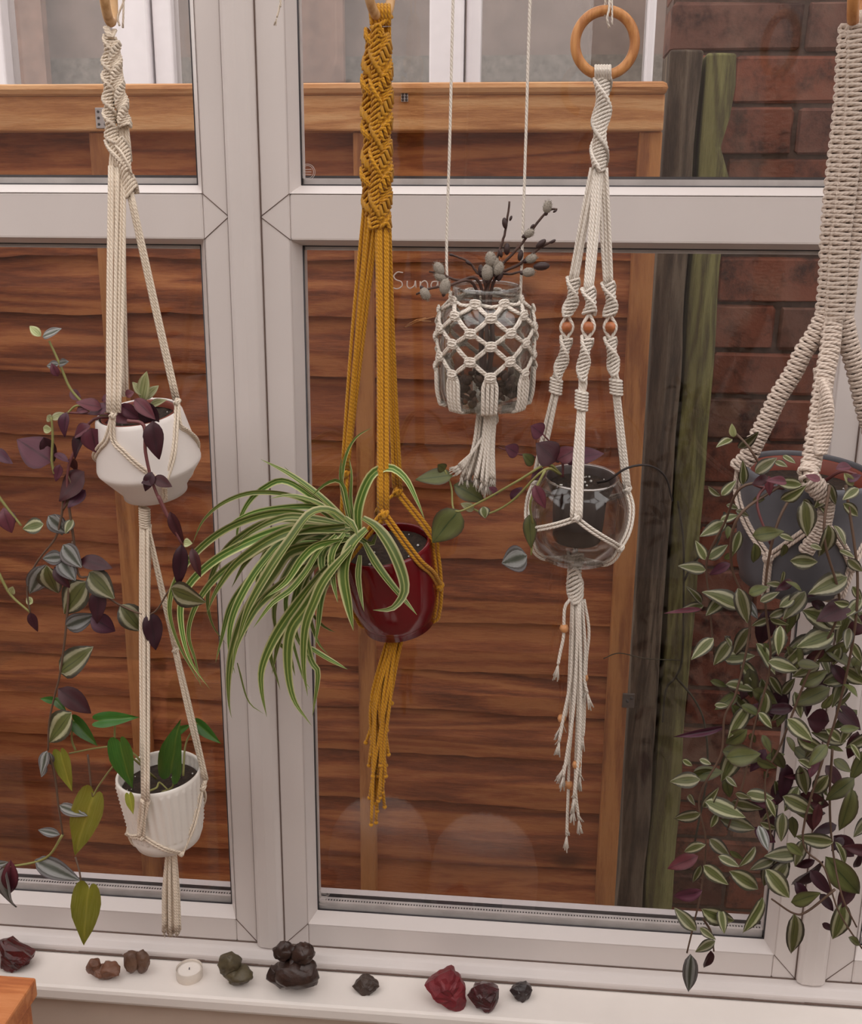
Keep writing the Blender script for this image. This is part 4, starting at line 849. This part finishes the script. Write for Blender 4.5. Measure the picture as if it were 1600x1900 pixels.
# ---- spider plant
pl3 = empty('spider_plant', potC.mat @ Vector((0, 0, -.012)), 'variegated green and cream spider plant arching out of the red pot', 'plant')
def strap(pts, wpx, d0=-.02, d1=-.03, tw=0.0):
    n = len(pts); q = resample(spline([H(x, y, d0+(d1-d0)*(i/(n-1))) for i, (x, y) in enumerate(pts)], 8), .0075); n = len(q); vs = []; uv = []; fs = []
    tw0 = random.uniform(-.5, .5)+tw
    for i, p in enumerate(q):
        t = (q[min(n-1, i+1)]-q[max(0, i-1)]).normalized(); vd = (CAM-p).normalized(); u = t.cross(vd).normalized(); b = u.cross(t); a = tw0+.5*math.sin(i*.12+tw0*5)
        if u.dot(Vector((0, 0, 1))) < -.0: pass
        U = u*math.cos(a)+b*math.sin(a); B = b*math.cos(a)-u*math.sin(a); f_ = i/(n-1)
        w_ = wpx*1.25*s0*.5*min(1, .55+f_*2.2)*(max(0.02, 1-f_**3.2))
        for v in (-1, -.5, 0, .5, 1): vs.append(p+U*(v*w_)+B*(.45*abs(v)*w_)); uv.append((f_, .5+.5*v))
    for i in range(n-1):
        for k in range(4): a = i*5+k; fs.append((a, a+5, a+6, a+1))
    M().add(vs, fs, uv).build('leaf', SPI, pl3, recalc=False)
SP = [([(668,1005),(664,945),(688,884),(722,868),(752,888),(774,930),(788,963)],15,-.03,-.05),([(650,960),(634,905),(640,850),(660,812),(691,793)],7,0,0),([(658,1000),(645,940),(633,885),(634,848)],11,0,-.01),([(662,990),(600,928),(540,882),(484,852)],13,-.01,.02),([(655,985),(600,935),(560,898),(528,866)],9,0,.04),
 ([(650,990),(540,950),(430,975),(350,1040),(316,1115),(330,1190),(376,1276)],13,-.02,-.05),([(650,995),(540,980),(430,1020),(364,1068),(337,1115),(338,1170),(355,1228),(390,1279)],15,-.03,-.06),([(650,1000),(540,996),(460,1030),(405,1068),(366,1120),(350,1175),(363,1226),(372,1272)],13,-.02,-.03),([(650,985),(540,985),(449,1035),(405,1089),(383,1140)],18,-.04,-.07),([(650,1000),(540,1001),(489,1045),(449,1106),(429,1156),(426,1207),(436,1249)],17,-.03,-.05),([(650,1005),(545,1018),(506,1062),(456,1139),(432,1207),(424,1260),(425,1308),(430,1332)],20,-.05,-.08),([(650,1010),(560,1055),(489,1112),(462,1149),(439,1200),(431,1250)],17,-.05,-.08),([(650,1015),(600,1060),(540,1136),(506,1190),(486,1241),(486,1284),(495,1330)],19,-.06,-.08),([(660,1010),(612,1067),(566,1130),(538,1172),(533,1235),(545,1298),(578,1346)],20,-.06,-.09),([(655,1015),(605,1074),(584,1116),(566,1165),(563,1235),(571,1292)],16,-.07,-.08),([(655,1005),(590,1040),(560,1070),(545,1120),(545,1160),(556,1193),(579,1223)],15,-.05,-.06),
 ([(682,983),(654,1015),(641,1062),(647,1116),(656,1170)],25,-.06,-.085),([(672,962),(698,980),(726,1020),(746,1067),(750,1098),(738,1120),(722,1131),(692,1132)],20,-.05,-.09),([(676,1008),(696,1046),(724,1084),(752,1116),(774,1141)],15,-.05,-.075),([(668,1030),(664,1070),(671,1116),(676,1135)],10,-.06,-.08),([(650,983),(605,1004),(566,1050),(550,1078)],14,-.04,-.06),([(640,990),(617,1028),(619,1077),(627,1118)],13,-.06,-.075),([(625,993),(598,1028),(601,1067),(617,1087)],13,-.05,-.07),([(560,1195),(580,1206),(605,1221),(645,1242)],10,-.04,-.04),([(580,1138),(601,1161),(622,1173)],8,-.03,-.02),([(640,976),(570,986),(535,1011),(500,1067),(470,1120),(455,1182)],18,-.04,-.07),([(640,965),(612,948),(577,955),(542,1000),(500,1060),(460,1130),(438,1202)],19,-.05,-.09),([(645,985),(600,942),(500,945),(440,965),(398,1002)],11,-.01,-.02),([(640,980),(560,925),(480,913),(420,930),(378,965),(356,1012)],9,0,.02),([(640,970),(540,895),(490,905),(455,942),(440,990),(446,1024)],11,0,.03),([(650,960),(640,905),(625,890),(600,900),(575,925)],9,-.01,-.02),([(660,990),(650,930),(652,880),(648,850)],8,.01,.02),
 ([(640,1000),(560,990),(500,1000),(455,1045),(430,1090)],14,-.02,-.02),([(640,1000),(570,1020),(530,1070),(510,1130),(515,1190)],16,-.02,-.03),([(640,1005),(580,1045),(555,1100),(520,1180),(505,1250)],16,-.03,-.04),([(645,1010),(590,1070),(575,1130),(590,1190),(610,1215)],12,-.03,-.03),([(640,1000),(540,1010),(480,1060),(430,1120),(410,1190),(400,1230)],15,0,.01),([(640,990),(520,965),(440,1000),(400,1050),(385,1110),(395,1160),(420,1195)],12,.01,.03),([(640,1010),(560,1070),(530,1120),(560,1250),(575,1275),(565,1282)],8,-.02,-.03),([(645,1010),(600,1090),(590,1160),(585,1200)],14,-.04,-.05),([(640,975),(590,965),(530,960),(470,985),(430,1020)],13,-.03,-.04),([(645,1000),(590,1010),(560,1035),(530,1080),(490,1110)],14,-.06,-.08),([(640,1000),(600,1015),(570,1060),(540,1095),(505,1120),(470,1165)],13,-.06,-.08),([(620,985),(560,975),(500,1020),(480,1065),(475,1100)],15,-.02,-.01),([(650,990),(670,1000),(690,1010),(700,985)],10,-.04,-.05),([(640,960),(655,975),(664,998)],12,-.06,-.07),([(655,985),(620,960),(590,935),(540,920),(500,925)],12,-.02,-.03),([(590,1060),(560,1120),(575,1220),(590,1250),(580,1330)],13,-.05,-.06),([(580,1080),(530,1150),(500,1200),(520,1280)],12,-.03,-.03),([(440,1230),(460,1300),(490,1325)],4,-.05,-.05),([(500,1180),(535,1210),(548,1255)],7,-.03,-.03)]
for s_ in SP: strap(*s_)
# ---- small purple plant in the glass bowl
pl4 = empty('trailing_plant', inner.mat @ Vector((0, 0, -.008)), 'sparse purple-green trailing plant reaching left from the glass bowl', 'plant')
for A, B, k, d, w_ in (((1032, 856), (998, 822), 'd', -.03, 40), ((1045, 852), (1121, 840), 'p', 0, 30), ((1034, 854), (1068, 832), 'p', -.01, 26), ((1008, 806), (986, 790), 'p', -.02, 26), ((962, 842), (938, 828), 'p', .01, 22), ((990, 862), (972, 842), 'o', -.02, 18), ((1012, 872), (985, 890), 'p', -.03, 18), ((840, 882), (771, 889), 'o', 0, 26), ((826, 872), (813, 862), 'o', 0, 16), ((842, 900), (899, 926), 'o', .005, 30), ((852, 946), (803, 1008), 'o', -.01, 46), ((880, 946), (856, 934), 'g', 0, 14), ((896, 940), (902, 960), 'z', -.01, 18), ((925, 916), (908, 904), 'p', -.01, 14), ((948, 926), (968, 904), 'p', -.01, 14), ((982, 955), (986, 1018), 'o', -.03, 20), ((978, 1030), (932, 1046), 's', -.03, 40), ((992, 900), (1012, 944), 'p', -.06, 18), ((1045, 850), (1022, 838), 'd', 0, 22)): lp(pl4, A, B, k, d, d-.006, wpx=w_, rnd=.25)
stems(pl4, STEMG, [[(1040, 880, -.01), (1015, 862, -.035), (960, 893, -.03), (890, 932, -.01), (845, 948, -.01), (838, 905), (826, 872)], [(1040, 880, -.01), (1010, 872, -.04), (950, 930, -.02), (905, 953, -.01), (880, 945)], [(990, 975, -.03), (986, 1030, -.03)], [(1012, 872, -.04), (985, 930, -.045), (990, 975, -.03)]], .0017)
stems(pl4, STEMP, [[(1045, 885), (1040, 845), (1008, 806, -.02)], [(1045, 885), (1000, 850, .02), (960, 842, .01), (925, 830, .01)], [(1045, 885), (1046, 852)]], .0013)
stems(pl4, DARKST, [[(1110, 895), (1130, 890, -.02), (1165, 868, -.03), (1205, 864, -.02), (1235, 885, .0), (1248, 930, .01)]], .0016, name='dry_stem')
# ---- big striped plant in the grey pot
pl5 = empty('trailing_plant', potE.mat @ Vector((0, 0, -.03)), 'dense striped zebra-leaved trailing plant cascading from the grey pot at right', 'plant')
a6 = lambda x, y: (1040+.35*x, 440+.35*y); a3 = lambda x, y: (1040+.35*x, 920+.35*y); ab = lambda x, y: (1040+.35*x, 1400+.35*y)
U6 = [(920,1060,908,992,'g'),(910,1070,832,1103,'z'),(945,1120,1052,1038,'z'),(970,1312,970,1188,'z'),(1035,1252,1143,1168,'z'),(1140,1190,1200,1212,'z'),(1180,1158,1248,1197,'z'),(850,1372,768,1325,'z'),(855,1370,932,1288,'z'),(1280,1312,1138,1300,'z'),(1285,1315,1348,1250,'z'),(1170,1392,1292,1348,'z'),(1505,1250,1568,1332,'g'),(1430,1350,1345,1442,'z'),(1420,1310,1467,1422,'z'),(1580,1330,1498,1392,'z'),(1290,1390,1342,1482,'z'),(1100,1270,1018,1312,'d'),(1105,1265,1110,1372,'p'),(1460,1230,1562,1198,'p'),(1085,1390,1008,1390,'o'),(1380,1290,1300,1260,'p'),(1200,1300,1120,1280,'p'),(1520,1290,1600,1260,'p')]
U3 = [(880,50,948,62,'z'),(930,80,1003,100,'z'),(850,130,942,100,'z'),(878,140,743,213,'z'),(950,185,918,318,'z'),(890,160,892,222,'o'),(1020,212,1185,188,'o'),(1030,250,1042,372,'o'),(1160,210,1245,232,'z'),(1190,255,1180,332,'o'),(1290,28,1322,218,'z'),(1420,155,1408,342,'z'),(1450,158,1528,242,'z'),(1405,100,1358,-5,'z'),(1500,40,1592,112,'z'),(1325,265,1392,277,'z'),(1218,345,1378,352,'z'),(1480,290,1562,322,'z'),(770,338,718,238,'z'),(780,335,888,258,'z'),(772,392,627,370,'z'),(905,360,783,417,'p'),(870,335,925,298,'o'),(1522,338,1605,402,'z'),(1520,428,1326,517,'z'),(1182,400,1174,472,'z'),(1172,470,1092,465,'z'),(750,572,693,488,'z'),(760,580,637,607,'z'),(755,600,553,620,'p'),(872,528,778,633,'z'),(955,598,783,488,'z'),(980,555,1052,652,'s'),(1060,562,1162,508,'z'),(1162,592,1260,518,'z'),(1108,642,1212,600,'z'),(1106,650,1017,692,'z'),(1110,650,1212,686,'z'),(1165,688,1160,838,'z'),(1222,600,1214,742,'o'),(1005,698,908,858,'z'),(882,740,890,772,'s'),(905,802,884,740,'z'),(1283,608,1522,704,'z'),(1380,618,1518,692,'z'),(1453,728,1252,802,'z'),(1508,598,1605,682,'z'),(1530,700,1520,812,'z'),(1540,778,1602,885,'z'),(812,753,693,868,'z'),(863,865,1033,845,'z'),(958,878,1057,1003,'z'),(1102,880,1268,922,'z'),(1258,890,1378,900,'o'),(1268,1002,1425,938,'o'),(1018,1030,1158,1102,'o'),(878,1000,1033,1012,'z'),(1432,1018,1227,1112,'o'),(1108,958,1182,1062,'z'),(1180,1052,1242,968,'z'),(1200,798,1242,862,'o'),(1510,898,1562,992,'o'),(1482,798,1448,902,'z'),(1540,1040,1468,1122,'o'),(818,1110,892,1110,'z'),(908,1108,1003,1248,'o'),(960,1110,1072,1162,'o'),(1050,1150,1132,1232,'z'),(1190,1098,1138,1202,'z'),(1203,1183,1342,1302,'z'),(872,1224,627,1287,'p'),(992,1238,863,1332,'o'),(858,1352,1063,1392,'o'),(1010,1258,1032,1312,'o'),(1070,1268,1122,1362,'o'),(1040,1400,1152,1452,'o'),(1128,1338,1192,1472,'o'),(1200,1278,1252,1352,'o'),(1310,1180,1445,1205,'d'),(1408,1235,1512,1312,'z'),(1540,1188,1488,1322,'z'),(1352,1308,1288,1392,'z'),(1412,1318,1328,1422,'o'),(1420,1330,1502,1352,'o'),(1538,1318,1602,1402,'z'),(1450,1398,1542,1462,'o'),(795,980,892,1012,'o'),(648,1400,703,1432,'z'),(738,1398,802,1422,'z'),(688,1472,864,1470,'o'),(1450,560,1560,590,'z'),(1330,560,1420,600,'d'),(1400,820,1300,870,'d'),(1560,900,1600,960,'o'),(1390,1130,1450,1050,'o'),(1500,1000,1580,1040,'o'),(1280,500,1200,450,'o'),(1080,780,1120,860,'o'),(1000,520,1100,480,'o'),(1550,480,1600,560,'z'),(1230,450,1150,500,'d'),(1480,1240,1590,1230,'o'),(1260,1400,1360,1440,'z')]
UB = [(700,110,866,88,'o'),(742,132,578,142,'z'),(878,118,938,172,'z'),(880,18,1068,-2,'o'),(1090,20,1192,-2,'o'),(1080,88,1102,152,'o'),(758,282,833,188,'z'),(768,250,988,332,'z'),(742,310,603,347,'z'),(832,308,803,392,'z'),(680,213,702,252,'z'),(848,345,1042,392,'z'),(908,250,1073,292,'z'),(928,208,1012,232,'z'),(988,208,1132,232,'z'),(1090,228,1152,332,'z'),(1152,268,1068,352,'z'),(1138,138,1162,242,'z'),(1262,168,1188,302,'z'),(1180,308,1168,462,'z'),(1230,328,1242,442,'o'),(1058,360,1152,402,'z'),(1050,378,1107,512,'s'),(1268,58,1312,222,'z'),(1422,108,1328,227,'z'),(1372,18,1308,92,'z'),(1408,58,1502,182,'d'),(1330,232,1345,410,'d'),(1545,178,1508,424,'o'),(1450,430,1580,550,'d'),(772,478,636,512,'z'),(790,448,902,542,'z'),(732,538,563,607,'p'),(838,540,952,592,'z'),(900,508,972,562,'o'),(1032,488,968,602,'z'),(758,588,892,692,'z'),(745,588,703,682,'z'),(895,618,1084,727,'z'),(1088,608,1224,764,'z'),(1222,782,1384,738,'o'),(1225,690,1405,590,'d'),(1408,540,1603,774,'o'),(1240,846,1240,1072,'z'),(1500,778,1468,1003,'z'),(1528,968,1602,1012,'o'),(1388,898,1462,932,'d'),(1072,758,983,958,'z'),(752,720,598,772,'p'),(722,932,608,823,'z'),(748,818,933,912,'z'),(848,818,872,952,'z'),(740,918,822,982,'z'),(822,988,713,1047,'z'),(692,1058,682,1268,'s'),(800,1040,768,1147,'d'),(1378,738,1452,832,'d'),(1200,470,1290,540,'o'),(1330,300,1420,330,'d'),(1560,600,1600,520,'d'),(1500,440,1440,510,'d'),(1350,560,1250,600,'d'),(1300,660,1240,700,'d')]
WF = 1.14
big = {(872,1224): 13, (755,600): 9, (1408,540): 46, (1240,846): 36, (1500,778): 36, (1330,232): 34, (1450,430): 36, (1225,690): 38, (1310,1180): 42, (1072,758): 30, (1545,178): 30}
for lst, fn in ((U6, a6), (U3, a3), (UB, ab)):
    for (x0, y0, x1, y1, k) in lst:
        A, B = fn(x0, y0), fn(x1, y1); x, y = A
        if y < 870: dd = random.uniform(-.06, .0)
        elif y < 1120 and x > 1385: dd = -.085+random.uniform(-.035, 0)
        elif x < 1390 and y < 1400: dd = random.uniform(-.06, -.01)
        else: dd = random.uniform(-.10, -.02)
        if 'd' == k and y > 1400: dd = random.uniform(-.03, .01)
        w_ = big.get((x0, y0)); ln = math.hypot(A[0]-B[0], A[1]-B[1])
        lp(pl5, A, B, k, dd, dd+random.uniform(-.02, .012), wpx=w_ or max(12, ln*random.uniform(.36, .50)), rnd=.32)
for i in range(95):          # the inner, shaded leaves of the cascade
    y_ = random.uniform(1060, 1640); xl = 1345 if y_ < 1450 else 1400; x_ = random.uniform(xl, 1625); an = random.gauss(math.pi/2, .9); ln = random.uniform(42, 74); dd = random.uniform(-.05, -.005) if y_ > 1120 else -.09
    lp(pl5, (x_, y_), (x_+ln*math.cos(an), y_+ln*math.sin(an)), random.choice('oozzzpdd' if y_ > 1250 else 'oozzzd'), dd, dd-.01, wpx=ln*random.uniform(.36, .5), rnd=.4)
stems(pl5, STEM, [[(1440, 895, -.06), (1375, 905, -.08), (1345, 970, -.05), (1312, 1040, -.03), (1316, 1110, -.03), (1325, 1215, -.03)], [(1450, 900, -.07), (1370, 960, -.10), (1358, 1050, -.06), (1392, 1150, -.05), (1368, 1280, -.05), (1345, 1330, -.05), (1338, 1400, -.05), (1298, 1480, -.05), (1310, 1560, -.05), (1302, 1650, -.05), (1290, 1705, -.05), (1275, 1768, -.05)], [(1480, 900, -.09), (1440, 980, -.105), (1420, 1100, -.09), (1430, 1230, -.07), (1400, 1350, -.06), (1380, 1450, -.06), (1350, 1540, -.05)], [(1540, 900, -.10), (1530, 1000, -.11), (1558, 1130, -.09), (1500, 1250, -.07), (1450, 1380, -.06), (1420, 1450, -.06), (1432, 1560, -.06)], [(1570, 900, -.09), (1592, 1100, -.10), (1560, 1300, -.07), (1490, 1545, -.05), (1530, 1610, -.05), (1556, 1690, -.05), (1600, 1760, -.05)], [(1545, 1390, -.04), (1540, 1480, -.03), (1545, 1570, -.03), (1562, 1660, -.05), (1590, 1720, -.05)], [(1550, 1650, -.05), (1500, 1690, -.05), (1474, 1695, -.05), (1432, 1668, -.06)], [(1420, 880, -.05), (1390, 830, -.06), (1362, 800, -.04), (1358, 790, -.04)], [(1305, 1705, -.05), (1320, 1730, -.05), (1325, 1765, -.05)]], .0016)
stems(pl5, STEMP, [[(1500, 905, -.05), (1440, 895, -.075), (1405, 930, -.09), (1430, 1010, -.1)], [(1520, 900, -.05), (1560, 875, -.07), (1590, 880, -.08)], [(1470, 905, -.05), (1420, 905, -.08), (1400, 900, -.09)]], .0021)

# ------------------------------------------------------------------ things on the sill
def rock(px, py, wpx, hpx, mat, label, seed, y=-.06, flat=False, lumps=None, squash=.75, outline=None):
    rs = random.Random(seed); b = P(px, py+hpx*.36, y); s_ = S(px, py, y); yy = CAM.y+(zS-CAM.z)/((P(px, py+hpx*.38, 0)-CAM).z)*(P(px, py+hpx*.38, 0)-CAM).y
    yy = min(-.04, max(ySill+.016, yy)); c = P(px, py, yy); s_ = S(px, py, yy); c.z = zS
    bm = bmesh.new(); W, H_ = wpx*s_, hpx*s_*.92
    for (lx, lz, lw, lh) in (lumps or [(0, 0, 1, 1)]):
        t = bmesh.new(); n = 22 if flat else 40
        for (ox, oz) in (outline or ()):
            for yy_, k_ in ((-.5, .55), (-.22, 1), (.3, .85)): t.verts.new(((ox-.5)*W*(k_ if yy_ != -.22 else 1)*(1), yy_*W*squash, (oz if yy_ == -.22 else oz*(.62 if yy_ < -.3 else .8))*H_))
        for i in range(0 if outline else n):
            v = Vector((rs.gauss(0, 1), rs.gauss(0, 1), rs.gauss(0, 1))).normalized()*rs.uniform(.82, 1.12)
            t.verts.new((v.x*W*lw/2+lx*W, v.y*W*lw*squash/2, (v.z*.5+.5)*H_*lh+lz*H_))
        bmesh.ops.convex_hull(t, input=t.verts[:]); bmesh.ops.delete(t, geom=[v for v in t.verts if not v.link_faces], context='VERTS')
        bmesh.ops.subdivide_edges(t, edges=t.edges[:], cuts=2, use_grid_fill=True, smooth=0 if flat else .35)
        bmesh.ops.triangulate(t, faces=t.faces[:])
        for v in t.verts: v.co += v.normal*(W*.05*noise.noise(v.co*160+Vector((seed, 0, 0)))+W*.03*noise.noise(v.co*420))
        me = bpy.data.meshes.new('t'); t.to_mesh(me); t.free(); bm.from_mesh(me); bpy.data.meshes.remove(me)
    zm = min(v.co.z for v in bm.verts)
    for v in bm.verts: v.co.z -= zm
    me = bpy.data.meshes.new('stone'); bm.to_mesh(me); bm.free(); me.materials.append(mat)
    if not flat: me.polygons.foreach_set('use_smooth', [True]*len(me.polygons))
    o = bpy.data.objects.new('stone', me); COL.objects.link(o); o.location = c; tag(o, label, 'stone', 'stones along the window sill'); return o
def stone(name, a, b, rough=.45):
    t = NT(name); v = t.coord(); n1 = t.noise(v, 60, 5, .65); n2 = t.noise(v, 18, 3); c = t.mix(t.ramp(n1, [(.35, (0, 0, 0)), (.7, (1, 1, 1))]), a, b); m = t.base(c, rough, 0, .5); t.bump(n1, .5, .003); return m
rock(30, 1765, 68, 62, stone('dark_red_stone', (.10, .012, .012), (.03, .008, .008), .25), 'dark glassy red stone at the far left end of the sill', 3, flat=True, outline=[(0, .2), (.08, .95), (.28, 1), (.62, .7), (1, .4), (.92, .2), (.55, 0), (.3, .05)])
rock(192, 1797, 64, 44, stone('brown_stone', (.22, .10, .06), (.13, .055, .03)), 'brown saddle-shaped stone left of the notched one', 11, lumps=[(-.28, .05, .42, .9), (.2, -.05, .62, .8), (.0, 0, .6, .55)])
rock(253, 1785, 52, 52, stone('amber_stone', (.17, .09, .055), (.09, .045, .03)), 'notched brown stone just left of the tealight', 14, lumps=[(-.16, 0, .66, .95), (.2, 0, .58, 1.0)])
rock(435, 1800, 66, 66, stone('olive_stone', (.115, .09, .045), (.055, .042, .025)), 'olive-brown lumpy stone right of the tealight', 21, lumps=[(-.12, .3, .7, .7), (.12, 0, .78, .62), (-.1, .12, .6, .5)])
rock(548, 1795, 96, 108, stone('dark_lava_stone', (.06, .03, .022), (.025, .014, .012), .35), 'largest dark brown lumpy stone with two round knobs on top', 33, lumps=[(-.2, .6, .42, .42), (.16, .58, .46, .42), (0, 0, .9, .66), (-.3, .05, .5, .45), (.12, .2, .6, .5)])
rock(680, 1823, 50, 32, stone('small_brown_stone', (.055, .032, .022), (.03, .018, .014)), 'small pyramid-shaped dark brown stone alone mid-sill', 41, flat=True, outline=[(0, .35), (.3, .9), (.5, 1), (.75, .75), (1, .45), (.8, .05), (.3, 0)])
rock(828, 1825, 78, 84, stone('red_jasper', (.23, .02, .028), (.13, .012, .02), .5), 'angular crimson stone, the tallest on the right of the sill', 52, flat=True, outline=[(0, .52), (.3, .82), (.62, 1), (.82, .8), (.98, .5), (1, .0), (.65, .12), (.2, .38)])
rock(897, 1843, 58, 60, stone('black_red_stone', (.035, .018, .018), (.09, .015, .02), .2), 'glossy black stone with a reddish left side beside the crimson one', 63, flat=True, outline=[(0, .5), (.2, .82), (.5, 1), (.65, .85), (1, .82), (.98, .3), (.85, 0), (.6, .1), (.15, .35)])
rock(967, 1836, 42, 36, stone('black_stone', (.022, .015, .015), (.045, .03, .03), .3), 'smallest black stone at the right end of the row', 71, flat=True, outline=[(0, .5), (.3, .9), (.5, .85), (.75, 1), (1, .65), (.85, .1), (.6, 0), (.15, .3)])
d_ = P(352, 1812, 0)-CAM; tl_p = CAM+d_*((zS-CAM.z)/d_.z); tl = empty('tealight_candle', tl_p, 'white tealight candle in a clear cup on the sill', 'candle')
T_ = Matrix.Translation(tl_p)
M().lathe([(.0185, 0), (.0192, .001), (.0192, .0155), (.0186, .0158), (.0182, .015), (.0180, .002)], 40, T_, cap=False).build('cup', plain('frosted_cup', (.72, .64, .56), .35), tl)
M().lathe([(0, .001), (.0176, .001), (.0178, .0125), (.014, .0122), (.004, .0120), (0, .0122)], 36, T_).build('wax', plain('candle_wax', (.86, .80, .74), .4, var=.02), tl)
M().tube([tl_p+Vector((0, 0, .012)), tl_p+Vector((.0004, 0, .0155))], .0008, 6).build('wick', SEAL, tl)
# wooden table corner, lower left
WT = wood('orange_pine', (.66, .27, .11), (.56, .20, .07), (.40, .12, .045), 0, 1.4, .5, .15, False)
yt = -.30; q = P(54, 1812, yt); zt_ = q.z; xe = P(44, 1830, yt-.03).x
tb = empty('pine_table', (xe-.25, yt-.15, 0), 'orange pine table corner poking in at the lower left', 'table')
M().box((xe-.5, yt-.30, zt_-.026), (xe, yt, zt_)).build('top_board', WT, tb, False, .003)
M().box((xe-.5, yt-.30, zt_-.075), (xe-.006, yt-.006, zt_-.027)).build('apron', WT, tb, False, .003)
for dx, dy in ((-.04, -.04), (-.46, -.04), (-.04, -.26), (-.46, -.26)): M().box((xe+dx-.02, yt+dy-.02, 0), (xe+dx+.02, yt+dy+.02, zt_-.076)).build('leg', WT, tb, False, .002)
# two round woven poufs on the floor inside: seen only as reflections in the pane
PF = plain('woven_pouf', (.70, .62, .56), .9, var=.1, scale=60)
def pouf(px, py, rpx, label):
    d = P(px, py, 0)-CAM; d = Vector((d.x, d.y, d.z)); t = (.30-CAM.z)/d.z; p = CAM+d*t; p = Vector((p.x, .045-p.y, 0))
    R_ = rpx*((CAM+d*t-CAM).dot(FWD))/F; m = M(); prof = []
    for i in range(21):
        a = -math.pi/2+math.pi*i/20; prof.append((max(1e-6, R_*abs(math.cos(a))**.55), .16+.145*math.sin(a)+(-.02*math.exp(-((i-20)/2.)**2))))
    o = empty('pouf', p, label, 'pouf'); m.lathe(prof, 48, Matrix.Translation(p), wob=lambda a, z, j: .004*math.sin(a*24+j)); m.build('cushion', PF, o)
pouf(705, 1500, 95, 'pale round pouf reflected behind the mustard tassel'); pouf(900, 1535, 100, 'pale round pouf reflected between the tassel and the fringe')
